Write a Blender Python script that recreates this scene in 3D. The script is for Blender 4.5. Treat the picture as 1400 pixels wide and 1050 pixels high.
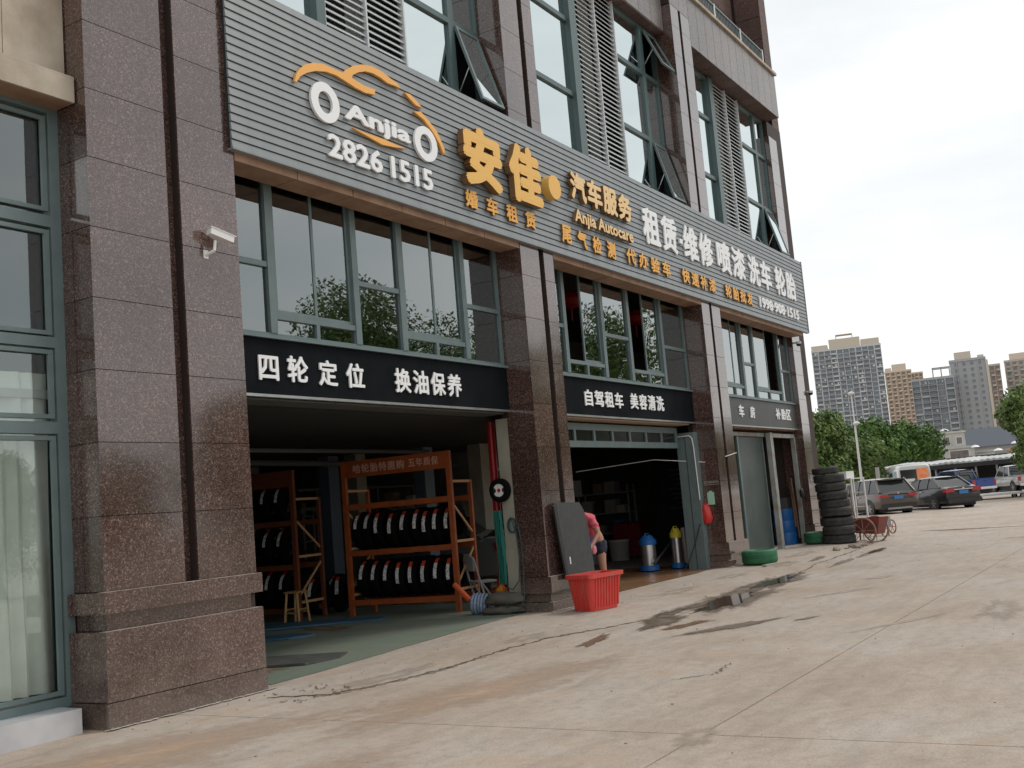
import bpy, bmesh, math, random
from mathutils import Matrix, Vector, noise
R = math.radians
sc = bpy.context.scene
for o in list(bpy.data.objects): bpy.data.objects.remove(o)
COL = sc.collection
random.seed(7)

# ------------------------------------------------------------------ camera
CAM = Vector((0, -8.3, 1.6))
yaw, pit, rol = R(31.448), R(6.687), R(-4.8285)
f = Vector((math.cos(pit)*math.cos(yaw), math.cos(pit)*math.sin(yaw), math.sin(pit)))
r = f.cross(Vector((0, 0, 1))).normalized(); u = r.cross(f)
r2 = math.cos(rol)*r + math.sin(rol)*u; u2 = -math.sin(rol)*r + math.cos(rol)*u
cd = bpy.data.cameras.new('camera'); cam = bpy.data.objects.new('camera', cd); COL.objects.link(cam)
cd.sensor_width = 36; cd.lens = 36*1474.65/1400; cd.clip_end = 5000; cd.clip_start = .05
m = Matrix.Identity(4)
for i in range(3):
    m[i][0] = r2[i]; m[i][1] = u2[i]; m[i][2] = -f[i]; m[i][3] = CAM[i]
cam.matrix_world = m
sc.camera = cam

# ------------------------------------------------------------------ world, sun, exposure
SUN_EL, SUN_AZ = R(52), R(-35)          # azimuth measured from +X (the street direction)
w = bpy.data.worlds.new("World"); sc.world = w; w.use_nodes = True
nt = w.node_tree; nt.nodes.clear()
N = nt.nodes.new; LK = nt.links.new
out = N('ShaderNodeOutputWorld'); bg = N('ShaderNodeBackground'); sky = N('ShaderNodeTexSky')
sky.sky_type = 'NISHITA'; sky.sun_disc = False; sky.sun_elevation = SUN_EL; sky.sun_rotation = R(90) - SUN_AZ
sky.air_density = 1.2; sky.dust_density = 2
skb = N('ShaderNodeBackground'); skb.inputs[1].default_value = .10; LK(sky.outputs[0], skb.inputs[0])
tc = N('ShaderNodeTexCoord'); mp = N('ShaderNodeMapping'); mp.inputs['Scale'].default_value = (1.2, 1.2, 4.5)
nz = N('ShaderNodeTexNoise'); nz.inputs['Scale'].default_value = 1.7; nz.inputs['Detail'].default_value = 7; nz.inputs['Roughness'].default_value = .55
cr = N('ShaderNodeValToRGB'); cr.color_ramp.elements[0].position = .30; cr.color_ramp.elements[1].position = .55
cr.color_ramp.elements[0].color = (.91, .955, .97, 1); cr.color_ramp.elements[1].color = (1.13, 1.13, 1.13, 1)
LK(tc.outputs['Generated'], mp.inputs[0]); LK(mp.outputs[0], nz.inputs[0]); LK(nz.outputs[0], cr.inputs[0])
LK(cr.outputs[0], bg.inputs[0]); bg.inputs[1].default_value = .98
mx = N('ShaderNodeMixShader'); mx.inputs[0].default_value = .90
LK(skb.outputs[0], mx.inputs[1]); LK(bg.outputs[0], mx.inputs[2]); LK(mx.outputs[0], out.inputs[0])

sd = bpy.data.lights.new('sun', 'SUN'); sd.energy = 1.3; sd.angle = R(14); sd.color = (1, .96, .9)
so = bpy.data.objects.new('sun', sd); COL.objects.link(so)
sv = Vector((math.cos(SUN_EL)*math.cos(SUN_AZ), math.cos(SUN_EL)*math.sin(SUN_AZ), math.sin(SUN_EL)))
so.rotation_euler = sv.to_track_quat('Z', 'Y').to_euler(); so.location = (0, -10, 40)
sc.view_settings.view_transform = 'Standard'; sc.view_settings.look = 'None'
sc.view_settings.exposure = 0; sc.view_settings.gamma = 1; sc.view_settings.use_curve_mapping = False
sc.cycles.max_bounces = 8; sc.cycles.transparent_max_bounces = 16

# ------------------------------------------------------------------ materials
MATS = {}
def mat(name, col, rough=.6, metal=0, col2=None, scale=8, detail=4, bump=0, bscale=None, spec=.5, coat=0, emit=None,
        lo=.35, hi=.65, stretch=None, rough2=None, alpha=None):
    if name in MATS: return MATS[name]
    m = bpy.data.materials.new(name); m.use_nodes = True; n = m.node_tree.nodes; l = m.node_tree.links
    b = n['Principled BSDF']; b.inputs['Base Color'].default_value = (*col, 1); b.inputs['Roughness'].default_value = rough
    b.inputs['Metallic'].default_value = metal; b.inputs['Specular IOR Level'].default_value = spec
    if coat: b.inputs['Coat Weight'].default_value = coat; b.inputs['Coat Roughness'].default_value = .06
    if emit: b.inputs['Emission Color'].default_value = (*emit, 1); b.inputs['Emission Strength'].default_value = 1
    if col2 or bump or rough2 is not None:
        t = n.new('ShaderNodeTexCoord'); mp = n.new('ShaderNodeMapping')
        if stretch: mp.inputs['Scale'].default_value = stretch
        x = n.new('ShaderNodeTexNoise'); x.inputs['Scale'].default_value = scale; x.inputs['Detail'].default_value = detail
        g = n.new('ShaderNodeNewGeometry')
        l.new(g.outputs['Position'], mp.inputs[0]); l.new(mp.outputs[0], x.inputs[0])
        if col2:
            c = n.new('ShaderNodeValToRGB'); c.color_ramp.elements[0].position = lo; c.color_ramp.elements[1].position = hi
            c.color_ramp.elements[0].color = (*col, 1); c.color_ramp.elements[1].color = (*col2, 1)
            l.new(x.outputs[0], c.inputs[0]); l.new(c.outputs[0], b.inputs['Base Color'])
        if rough2 is not None:
            mr = n.new('ShaderNodeMapRange'); mr.inputs[3].default_value = rough; mr.inputs[4].default_value = rough2
            mr.inputs[1].default_value = lo; mr.inputs[2].default_value = hi
            l.new(x.outputs[0], mr.inputs[0]); l.new(mr.outputs[0], b.inputs['Roughness'])
        if bump:
            bp = n.new('ShaderNodeBump'); bp.inputs['Strength'].default_value = bump; bp.inputs['Distance'].default_value = .02
            y = n.new('ShaderNodeTexNoise'); y.inputs['Scale'].default_value = bscale or scale*4; y.inputs['Detail'].default_value = 3
            l.new(mp.outputs[0], y.inputs[0]); l.new(y.outputs[0], bp.inputs['Height']); l.new(bp.outputs[0], b.inputs['Normal'])
    MATS[name] = m
    return m

def granite(name, base, light, rough, dirt=True, coat=0.0, spec=.5):
    m = bpy.data.materials.new(name); m.use_nodes = True; n = m.node_tree.nodes; l = m.node_tree.links
    b = n['Principled BSDF']; g = n.new('ShaderNodeNewGeometry')
    v = n.new('ShaderNodeTexVoronoi'); v.inputs['Scale'].default_value = 95; v.inputs['Randomness'].default_value = 1
    wn = n.new('ShaderNodeTexNoise'); wn.inputs['Scale'].default_value = 38; wn.inputs['Detail'].default_value = 3
    va = n.new('ShaderNodeVectorMath'); va.operation = 'MULTIPLY_ADD'; va.inputs[1].default_value = (.045, .045, .045)
    l.new(wn.outputs['Color'], va.inputs[0]); l.new(g.outputs['Position'], va.inputs[2]); l.new(va.outputs[0], v.inputs['Vector'])
    l.new(g.outputs['Position'], wn.inputs['Vector'])
    sp = n.new('ShaderNodeSeparateColor'); l.new(v.outputs['Color'], sp.inputs[0])
    rp = n.new('ShaderNodeValToRGB'); e = rp.color_ramp.elements
    e[0].position = 0; e[0].color = (base[0]*.35, base[1]*.32, base[2]*.32, 1)
    e[1].position = 1; e[1].color = (*light, 1)
    for p, c in ((.3, [x*.75 for x in base]), (.6, base), (.84, [x*1.45 for x in base]), (.93, light)):
        q = rp.color_ramp.elements.new(p); q.color = (*c, 1)
    l.new(sp.outputs[0], rp.inputs[0])
    big = n.new('ShaderNodeTexNoise'); big.inputs['Scale'].default_value = 1.1; big.inputs['Detail'].default_value = 5
    l.new(g.outputs['Position'], big.inputs['Vector'])
    oi = n.new('ShaderNodeObjectInfo')
    mr = n.new('ShaderNodeMapRange'); mr.inputs[1].default_value = .3; mr.inputs[2].default_value = .7; mr.inputs[3].default_value = .8; mr.inputs[4].default_value = 1.2
    l.new(big.outputs[0], mr.inputs[0])
    mo = n.new('ShaderNodeMapRange'); mo.inputs[3].default_value = .84; mo.inputs[4].default_value = 1.16; l.new(oi.outputs['Random'], mo.inputs[0])
    mm = n.new('ShaderNodeMath'); mm.operation = 'MULTIPLY'; l.new(mr.outputs[0], mm.inputs[0]); l.new(mo.outputs[0], mm.inputs[1])
    vm = n.new('ShaderNodeVectorMath'); vm.operation = 'SCALE'; l.new(rp.outputs[0], vm.inputs[0]); l.new(mm.outputs[0], vm.inputs['Scale'])
    last = vm.outputs[0]
    if dirt:   # dust and splashed mud low on the stone, with noisy upper edge
        sx = n.new('ShaderNodeSeparateXYZ'); l.new(g.outputs['Position'], sx.inputs[0])
        dn = n.new('ShaderNodeTexNoise'); dn.inputs['Scale'].default_value = 2.2; dn.inputs['Detail'].default_value = 6; l.new(g.outputs['Position'], dn.inputs['Vector'])
        ma = n.new('ShaderNodeMath'); ma.operation = 'MULTIPLY_ADD'; ma.inputs[1].default_value = -1.1; l.new(dn.outputs[0], ma.inputs[0]); l.new(sx.outputs['Z'], ma.inputs[2])
        dr = n.new('ShaderNodeMapRange'); dr.inputs[1].default_value = -.45; dr.inputs[2].default_value = .12; dr.inputs[3].default_value = .22; dr.inputs[4].default_value = 0
        l.new(ma.outputs[0], dr.inputs[0])
        mxx = n.new('ShaderNodeMix'); mxx.data_type = 'RGBA'; mxx.inputs['B'].default_value = (.30, .26, .22, 1)
        l.new(dr.outputs[0], mxx.inputs['Factor']); l.new(last, mxx.inputs['A']); last = mxx.outputs['Result']
    l.new(last, b.inputs['Base Color'])
    rr = n.new('ShaderNodeMapRange'); rr.inputs[1].default_value = .3; rr.inputs[2].default_value = .75; rr.inputs[3].default_value = rough; rr.inputs[4].default_value = rough+.12
    l.new(big.outputs[0], rr.inputs[0]); l.new(rr.outputs[0], b.inputs['Roughness'])
    b.inputs['Specular IOR Level'].default_value = spec; b.inputs['Coat Weight'].default_value = coat; b.inputs['Coat Roughness'].default_value = .05
    MATS[name] = m; return m

def glass(name, tint, refl, base_r, rough=.01):
    """window pane: tinted see-through with a mirror coat that grows towards grazing angles"""
    m = bpy.data.materials.new(name); m.use_nodes = True; n = m.node_tree.nodes; l = m.node_tree.links; n.clear()
    o = n.new('ShaderNodeOutputMaterial'); t = n.new('ShaderNodeBsdfTransparent'); t.inputs[0].default_value = (*tint, 1)
    g = n.new('ShaderNodeBsdfGlossy'); g.inputs['Color'].default_value = (*refl, 1); g.inputs['Roughness'].default_value = rough
    lw = n.new('ShaderNodeLayerWeight'); lw.inputs[0].default_value = .5
    pw = n.new('ShaderNodeMath'); pw.operation = 'POWER'; pw.inputs[1].default_value = 3.0; l.new(lw.outputs['Facing'], pw.inputs[0])
    mr = n.new('ShaderNodeMapRange'); mr.inputs[3].default_value = base_r; mr.inputs[4].default_value = 1; l.new(pw.outputs[0], mr.inputs[0])
    ge = n.new('ShaderNodeNewGeometry'); iv = n.new('ShaderNodeMath'); iv.operation = 'SUBTRACT'; iv.inputs[0].default_value = 1; l.new(ge.outputs['Backfacing'], iv.inputs[1])
    mu = n.new('ShaderNodeMath'); mu.operation = 'MULTIPLY'; l.new(mr.outputs[0], mu.inputs[0]); l.new(iv.outputs[0], mu.inputs[1])
    nb = n.new('ShaderNodeTexNoise'); nb.inputs['Scale'].default_value = 1.3; nb.inputs['Detail'].default_value = 1; l.new(ge.outputs['Position'], nb.inputs['Vector'])
    bp = n.new('ShaderNodeBump'); bp.inputs['Strength'].default_value = .12; bp.inputs['Distance'].default_value = .02; l.new(nb.outputs[0], bp.inputs['Height']); l.new(bp.outputs[0], g.inputs['Normal'])
    x = n.new('ShaderNodeMixShader'); l.new(mu.outputs[0], x.inputs[0]); l.new(t.outputs[0], x.inputs[1]); l.new(g.outputs[0], x.inputs[2]); l.new(x.outputs[0], o.inputs[0])
    MATS[name] = m; return m

GR = granite('polished_granite', (.082, .046, .038), (.20, .145, .125), .07, spec=.7, coat=.9)
GRR = granite('rough_granite', (.105, .062, .052), (.22, .16, .14), .55, dirt=False, spec=.3)
GRL = granite('grey_granite', (.19, .17, .16), (.32, .29, .27), .25, dirt=False)
GRD = mat('granite_joint', (.035, .022, .018), .7)
BEI = mat('beige_stone', (.46, .40, .32), .7, col2=(.34, .28, .21), scale=3, bump=.2, bscale=60)
SOF = mat('orange_soffit_stone', (.24, .14, .085), .6, col2=(.33, .205, .13), scale=4, bump=.2, bscale=80)
FRM = mat('teal_frame', (.112, .158, .16), .38, spec=.5, col2=(.14, .188, .186), scale=5, lo=.3, hi=.7)
FRD = mat('dark_teal_frame', (.075, .12, .12), .4)
GL1 = glass('shop_glass', (.50, .56, .55), (.88, .95, .95), .24)
GL2 = glass('coated_glass', (.28, .33, .32), (.86, .95, .95), .66)
GL3 = glass('left_window_glass', (.90, .93, .91), (.84, .92, .92), .19)
SLT = mat('grey_cladding', (.195, .218, .226), .42, col2=(.245, .266, .272), scale=2.2, detail=7, lo=.3, hi=.72, bump=.06, bscale=12, stretch=(2.2, 1, .3))
SLD = mat('cladding_gap', (.02, .025, .027), .8)
BLK = mat('black_fascia', (.006, .008, .010), .65, col2=(.010, .012, .014), scale=2, spec=.04)
WHT = mat('white_letter', (.83, .84, .84), .4)
YEL = mat('yellow_letter', (.80, .46, .10), .45)
YES = mat('letter_side', (.20, .105, .04), .5)
ORL = mat('orange_letter', (.82, .40, .06), .45)
CRM = mat('cream_plaster', (.34, .33, .27), .85, col2=(.26, .24, .19), scale=2, detail=6)
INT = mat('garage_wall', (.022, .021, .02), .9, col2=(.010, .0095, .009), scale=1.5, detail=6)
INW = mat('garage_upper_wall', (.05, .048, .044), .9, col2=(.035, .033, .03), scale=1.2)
DRK = mat('dark_metal', (.02, .02, .02), .5)
LOU = mat('louvre_metal', (.58, .61, .62), .4)
REDP = mat('red_paint', (.42, .012, .018), .35)
ORA = mat('orange_steel', (.36, .085, .022), .5, col2=(.24, .055, .018), scale=6, lo=.4, hi=.8)
TYR = mat('tyre_rubber', (.022, .021, .02), .75, col2=(.045, .042, .038), scale=9, bump=.25, bscale=40)
TYN = mat('new_tyre_rubber', (.006, .006, .006), .95, spec=.08)
GTY = mat('green_painted_tyre', (.012, .105, .038), .6, col2=(.03, .15, .07), scale=5, bump=.3, bscale=30)
WOD = mat('light_wood', (.42, .25, .10), .6, col2=(.34, .19, .07), scale=12, stretch=(1, 1, .2))
STL = mat('steel', (.45, .45, .45), .3, metal=.9, col2=(.55, .55, .55), scale=4)
GRY = mat('grey_paint', (.28, .29, .29), .5)
WPA = mat('white_paint', (.72, .72, .70), .45)
BLU = mat('blue_plastic', (.015, .12, .36), .4, spec=.4)
REDT = mat('red_plastic', (.60, .05, .04), .42, col2=(.48, .10, .08), scale=7, detail=8, lo=.45, hi=.75, spec=.5)
MARB = mat('white_marble', (.55, .55, .56), .25, col2=(.42, .42, .44), scale=2.5)
DOORM = mat('grey_door_sheet', (.055, .072, .069), .45, col2=(.075, .092, .088), scale=2)
MUD = mat('dry_rubble', (.30, .25, .20), .9, col2=(.22, .17, .13), scale=7)

# ------------------------------------------------------------------ mesh helpers
class MB:
    def __init__(s): s.v = []; s.f = []; s.M = None
    def add(s, vs, fs):
        k = len(s.v)
        if s.M is not None: vs = [tuple(s.M @ Vector(p)) for p in vs]
        s.v += [tuple(p) for p in vs]; s.f += [tuple(i+k for i in q) for q in fs]; return s
    def box(s, x0, x1, y0, y1, z0, z1):
        if x0 > x1: x0, x1 = x1, x0
        if y0 > y1: y0, y1 = y1, y0
        if z0 > z1: z0, z1 = z1, z0
        return s.add([(x0,y0,z0),(x1,y0,z0),(x1,y1,z0),(x0,y1,z0),(x0,y0,z1),(x1,y0,z1),(x1,y1,z1),(x0,y1,z1)],
                     [(0,3,2,1),(4,5,6,7),(0,1,5,4),(1,2,6,5),(2,3,7,6),(3,0,4,7)])
    def cyl(s, a, b, r, r2=None, n=12, cap=True):
        a, b = Vector(a), Vector(b); r2 = r if r2 is None else r2
        d = (b-a).normalized(); e = d.orthogonal().normalized(); g = d.cross(e)
        vs = []
        for p, q in ((a, r), (b, r2)):
            for i in range(n):
                t = 2*math.pi*i/n; vs.append(p+q*(math.cos(t)*e+math.sin(t)*g))
        fs = [(i, (i+1) % n, n+(i+1) % n, n+i) for i in range(n)]
        if cap: fs += [tuple(range(n-1, -1, -1)), tuple(range(n, 2*n))]
        return s.add(vs, fs)
    def tube(s, pts, r, n=8):
        pts = [Vector(p) for p in pts]; vs = []; fs = []
        e = None
        for i, p in enumerate(pts):
            d = (pts[min(i+1, len(pts)-1)]-pts[max(i-1, 0)]).normalized()
            if e is None: e = d.orthogonal().normalized()
            e = (e-d*e.dot(d)).normalized(); g = d.cross(e)
            for k in range(n):
                t = 2*math.pi*k/n; vs.append(p+r*(math.cos(t)*e+math.sin(t)*g))
        for i in range(len(pts)-1):
            for k in range(n): fs.append((i*n+k, i*n+(k+1) % n, (i+1)*n+(k+1) % n, (i+1)*n+k))
        fs += [tuple(range(n-1, -1, -1)), tuple(range(len(vs)-n, len(vs)))]
        return s.add(vs, fs)
    def lathe(s, prof, n=24, axis='z', c=(0, 0, 0), closed=False):
        vs = []; fs = []; k = len(prof); c = Vector(c)
        for i in range(n):
            t = 2*math.pi*i/n
            for (q, h) in prof:
                p = {'z': Vector((q*math.cos(t), q*math.sin(t), h)), 'y': Vector((q*math.cos(t), h, q*math.sin(t))),
                     'x': Vector((h, q*math.cos(t), q*math.sin(t)))}[axis]
                vs.append(c+p)
        for i in range(n):
            j = (i+1) % n
            for a in range(k if closed else k-1):
                b = (a+1) % k
                fs.append((i*k+a, j*k+a, j*k+b, i*k+b) if axis != 'y' else (i*k+b, j*k+b, j*k+a, i*k+a))
        return s.add(vs, fs)
    def prism(s, poly, y0, y1):
        """polygon in (x,z), extruded y0..y1"""
        n = len(poly)
        return s.add([(p[0], y0, p[1]) for p in poly]+[(p[0], y1, p[1]) for p in poly],
                     [tuple(range(n)), tuple(range(2*n-1, n-1, -1))]+[(i, n+i, n+(i+1) % n, (i+1) % n) for i in range(n)])
    def bar(s, a, b, w, h):
        """box bar from a to b, w across, h the other way"""
        a, b = Vector(a), Vector(b); d = (b-a).normalized()
        e = d.cross(Vector((0, 0, 1)))
        e = e.normalized() if e.length > 1e-3 else Vector((1, 0, 0)); g = e.cross(d)
        vs = []
        for p in (a, b):
            for x, y in ((-1,-1),(1,-1),(1,1),(-1,1)): vs.append(p+e*x*w/2+g*y*h/2)
        return s.add(vs, [(0,1,2,3),(7,6,5,4),(0,4,5,1),(1,5,6,2),(2,6,7,3),(3,7,4,0)])
    def mesh(s, name, m=None, smooth=False, ang=35):
        me = bpy.data.meshes.new(name); me.from_pydata(s.v, [], s.f); me.update()
        bm = bmesh.new(); bm.from_mesh(me); bmesh.ops.recalc_face_normals(bm, faces=bm.faces); bm.to_mesh(me); bm.free()
        if m: me.materials.append(m)
        if smooth:
            me.shade_smooth(); me.set_sharp_from_angle(angle=R(ang))
        return me

def thing(name, label, cat, loc=(0,0,0), rz=0, group=None, kind=None):
    o = bpy.data.objects.new(name, None); COL.objects.link(o); o.location = loc; o.rotation_euler = (0, 0, rz)
    o.empty_display_size = .2
    if label: o['label'] = label
    if cat: o['category'] = cat
    if group: o['group'] = group
    if kind: o['kind'] = kind
    return o
def part(name, mb, m, parent, world=False, smooth=False, label=None, kind=None, loc=None):
    me = mb.mesh(name, m, smooth) if isinstance(mb, MB) else mb
    o = bpy.data.objects.new(name, me); COL.objects.link(o)
    if parent is not None: o.parent = parent
    if loc is not None: o.location = loc
    elif world and parent is not None and parent.type == 'EMPTY': o.location = -Vector(parent.location)
    if label: o['label'] = label
    if kind: o['kind'] = kind
    return o
def solo(name, mb, m, label, cat, loc=(0,0,0), rz=0, group=None, smooth=False, kind=None):
    me = mb.mesh(name, m, smooth) if isinstance(mb, MB) else mb
    o = bpy.data.objects.new(name, me); COL.objects.link(o); o.location = loc; o.rotation_euler = (0, 0, rz)
    if label: o['label'] = label
    if cat: o['category'] = cat
    if group: o['group'] = group
    if kind: o['kind'] = kind
    return o
def dup(root, loc, rz, label):
    c = root.copy(); COL.objects.link(c); c.location = loc; c.rotation_euler = (0, 0, rz); c['label'] = label
    for ch in list(root.children):
        d = ch.copy(); COL.objects.link(d); d.parent = c
        for g in list(ch.children):
            e = g.copy(); COL.objects.link(e); e.parent = d
    return c

# ---- lettering: real extruded letters from Blender's built-in font
def glyph_mesh(text, bold=.0, depth=.5):
    me = glyph_raw(text, depth)
    if bold <= 0: return me
    vs = [v.co.copy() for v in me.vertices]; fs = [tuple(p.vertices) for p in me.polygons]; k = len(vs)
    V = []; Fc = []; q = bold*.72
    for i, (dx, dy) in enumerate(((0, 0), (bold, 0), (-bold, 0), (0, bold), (0, -bold), (q, q), (-q, q), (q, -q), (-q, -q))):
        V += [(v.x+dx, v.y+dy, v.z-(.0 if i == 0 else   .0025*i)*(1 if v.z > 0 else -1)) for v in vs]
        Fc += [tuple(a+i*k for a in p) for p in fs]
    m2 = bpy.data.meshes.new('letter'); m2.from_pydata(V, [], Fc); m2.update(); bpy.data.meshes.remove(me); return m2
def glyph_raw(text, depth=.5):
    cu = bpy.data.curves.new('letter', 'FONT'); cu.body = text; cu.size = 1; cu.extrude = depth; cu.resolution_u = 2
    ob = bpy.data.objects.new('letter', cu); COL.objects.link(ob)
    dg = bpy.context.evaluated_depsgraph_get(); me = bpy.data.meshes.new_from_object(ob.evaluated_get(dg))
    bpy.data.objects.remove(ob); bpy.data.curves.remove(cu)
    return me
def bbox(me):
    xs = [v.co.x for v in me.vertices]; ys = [v.co.y for v in me.vertices]
    return (min(xs), max(xs), min(ys), max(ys)) if xs else (0, 0, 0, 0)
def finish_letter(me, sx, sy, ox, oy, toW, thick, m, ms=None):
    """scale glyph; local x,y -> toW(a,b,depth)"""
    for v in me.vertices:
        a = v.co.x*sx+ox; b = v.co.y*sy+oy; d = (v.co.z+.5)*thick
        v.co = toW(a, b, d)
    me.materials.clear(); me.materials.append(m)
    if ms:
        me.materials.append(ms)
        fn = (Vector(toW(0, 0, 1))-Vector(toW(0, 0, 0))).normalized()
        me.update()
        for p in me.polygons:
            if abs(p.normal.dot(fn)) < .5: p.material_index = 1
    me.update(); return me
def facade(Y):                      # a -> X, b -> Z, d -> towards the street
    return lambda a, b, d: Vector((a, Y-d, b))
def cjk(text, cells, parent, toW, thick, m, ms=None, bold=.025, world=True):
    for ch, (x0, x1, z0, z1) in zip(text, cells):
        me = glyph_mesh(ch, bold)
        bx = bbox(me); sx = (x1-x0)/max(.86, bx[1]-bx[0]); sy = (z1-z0)/max(.90, bx[3]-bx[2])
        cx = (x0+x1)/2-sx*(bx[0]+bx[1])/2 if ch not in '喷漆' else (x0+x1)/2-sx*(bx[0]+bx[1])/2
        cz = (z0+z1)/2-sy*(bx[2]+bx[3])/2
        part('letter', finish_letter(me, sx, sy, cx, cz, toW, thick, m, ms), None, parent, world=world)
def latin(text, x0, x1, z0, z1, parent, toW, thick, m, ms=None, bold=.02, world=True):
    full = bbox(glyph_mesh(text, bold)); sx = (x1-x0)/(full[1]-full[0]); sy = (z1-z0)/(full[3]-full[2])
    for i, ch in enumerate(text):
        if ch == ' ': continue
        pre = bbox(glyph_mesh(text[:i+1], bold)); me = glyph_mesh(ch, bold); al = bbox(me)
        off = pre[1]-al[1]
        part('letter', finish_letter(me, sx, sy, x0+(off-full[0])*sx, z0-full[2]*sy, toW, thick, m, ms), None, parent, world=world)
def row(x0, x1, n, z0, z1, fill=.86):
    w = (x1-x0)/n; p = w*(1-fill)/2
    return [(x0+i*w+p, x0+(i+1)*w-p, z0, z1) for i in range(n)]

# ------------------------------------------------------------------ ground
def sst(a, b, x):
    t = max(0, min(1, (x-a)/(b-a))); return t*t*(3-2*t)
def gz(x, y): return .06*sst(8.5, 14, x)*sst(-2.6, -.3, y) + .03*sst(20, 27, x)*sst(-2.0, -.2, y)

def concrete_mat():
    m = bpy.data.materials.new('yard_concrete'); m.use_nodes = True; n = m.node_tree.nodes; l = m.node_tree.links
    b = n['Principled BSDF']; g = n.new('ShaderNodeNewGeometry')
    def nz(sc_, det=6, st=None, dist=0, ro=.55):
        x = n.new('ShaderNodeTexNoise'); x.inputs['Scale'].default_value = sc_; x.inputs['Detail'].default_value = det; x.inputs['Distortion'].default_value = dist
        x.inputs['Roughness'].default_value = ro
        mp = n.new('ShaderNodeMapping'); mp.inputs['Scale'].default_value = st or (1, 1, 1)
        l.new(g.outputs['Position'], mp.inputs[0]); l.new(mp.outputs[0], x.inputs['Vector']); return x.outputs[0]
    def ramp(src, stops):
        c = n.new('ShaderNodeValToRGB'); e = c.color_ramp.elements
        e[0].position = stops[0][0]; e[0].color = (*stops[0][1], 1); e[1].position = stops[-1][0]; e[1].color = (*stops[-1][1], 1)
        for p, q in stops[1:-1]: k = e.new(p); k.color = (*q, 1)
        l.new(src, c.inputs[0]); return c.outputs[0]
    def mix(fac, a, c, mode='MIX'):
        x = n.new('ShaderNodeMix'); x.data_type = 'RGBA'; x.blend_type = mode
        if isinstance(fac, float): x.inputs['Factor'].default_value = fac
        else: l.new(fac, x.inputs['Factor'])
        l.new(a, x.inputs['A'])
        if isinstance(c, tuple): x.inputs['B'].default_value = (*c, 1)
        else: l.new(c, x.inputs['B'])
        return x.outputs['Result']
    base = ramp(nz(.45, 8), [(.30, (.385, .318, .258)), (.48, (.428, .366, .31)), (.68, (.46, .41, .362))])
    mot = ramp(nz(2.6, 9, (.5, 1.6, 1), .4, .65), [(.35, (.90, .885, .87)), (.6, (1.03, 1.025, 1.02))])
    base = mix(1.0, base, mot, 'MULTIPLY')
    fine = ramp(nz(55, 4), [(.35, (.86, .85, .84)), (.65, (1.07, 1.07, 1.07))]); base = mix(1.0, base, fine, 'MULTIPLY')
    mid = ramp(nz(8, 8, None, .3, .7), [(.34, (.86, .84, .82)), (.5, (.98, .98, .98)), (.68, (1.05, 1.04, 1.03))]); base = mix(1.0, base, mid, 'MULTIPLY')
    pit = ramp(nz(24, 3), [(.68, (1, 1, 1)), (.76, (.66, .62, .58))]); base = mix(1.0, base, pit, 'MULTIPLY')
    # blotchy mud stains
    st = ramp(nz(.8, 10, (.55, 1.5, 1), 1.2, .6), [(.56, (0, 0, 0)), (.70, (1, 1, 1))]); 
    sm = n.new('ShaderNodeMath'); sm.operation = 'MULTIPLY'; sm.inputs[1].default_value = .24; l.new(st, sm.inputs[0])
    base = mix(sm.outputs[0], base, (.20, .155, .11))
    # orange dust
    od = ramp(nz(.9, 6, (1, 1, 1), .6), [(.56, (0, 0, 0)), (.72, (1, 1, 1))])
    om = n.new('ShaderNodeMath'); om.operation = 'MULTIPLY'; om.inputs[1].default_value = .35; l.new(od, om.inputs[0])
    base = mix(om.outputs[0], base, (.45, .30, .185))
    # faint drag marks
    dm = ramp(nz(1.1, 5, (.6, 3, 1), .8), [(.58, (0, 0, 0)), (.68, (1, 1, 1))])
    dmm = n.new('ShaderNodeMath'); dmm.operation = 'MULTIPLY'; dmm.inputs[1].default_value = .12; l.new(dm, dmm.inputs[0])
    base = mix(dmm.outputs[0], base, (.20, .17, .145))
    l.new(base, b.inputs['Base Color']); b.inputs['Roughness'].default_value = .82; b.inputs['Specular IOR Level'].default_value = .3
    bp = n.new('ShaderNodeBump'); bp.inputs['Strength'].default_value = .35; bp.inputs['Distance'].default_value = .01
    l.new(nz(28, 6), bp.inputs['Height']); l.new(bp.outputs[0], b.inputs['Normal'])
    MATS['concrete'] = m; return m

CON = concrete_mat()
gnd = thing('ground', None, None, kind='structure')
g = MB(); g.box(-400, 2500, -1200, 1500, -.6, -.05)
part('earth', g, mat('dusty_ground', (.33, .27, .21), .9, col2=(.26, .22, .17), scale=.1), gnd)
def slab(x0, x1, y0, y1, nx, ny):
    s = MB(); g_ = .006; x0 += g_; x1 -= g_; y0 += g_; y1 -= g_
    vs = []; fs = []
    for j in range(ny+1):
        for i in range(nx+1):
            x = x0+(x1-x0)*i/nx; y = y0+(y1-y0)*j/ny; vs.append((x, y, gz(x, y)))
    for j in range(ny):
        for i in range(nx): fs.append((j*(nx+1)+i, j*(nx+1)+i+1, (j+1)*(nx+1)+i+1, (j+1)*(nx+1)+i))
    k = len(vs); ed = [i for i in range(nx+1)]+[(j+1)*(nx+1)-1 for j in range(1, ny+1)]+[ny*(nx+1)+i for i in range(nx-1, -1, -1)]+[j*(nx+1) for j in range(ny-1, 0, -1)]
    for e in ed: vs.append((vs[e][0], vs[e][1], -.045))
    for q in range(len(ed)): fs.append((ed[q], k+q, k+(q+1) % len(ed), ed[(q+1) % len(ed)]))
    s.add(vs, fs); return part('concrete_slab', s, CON, gnd)
slab(-14, 6.97, -5.3, 13, 4, 12)
slab(6.97, 33, -5.3, 13, 52, 37)
for a, b_ in ((-14, 6.97), (6.97, 21), (21, 35), (35, 49), (49, 63)): slab(a, b_, -19, -5.3, 2, 2)
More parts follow.
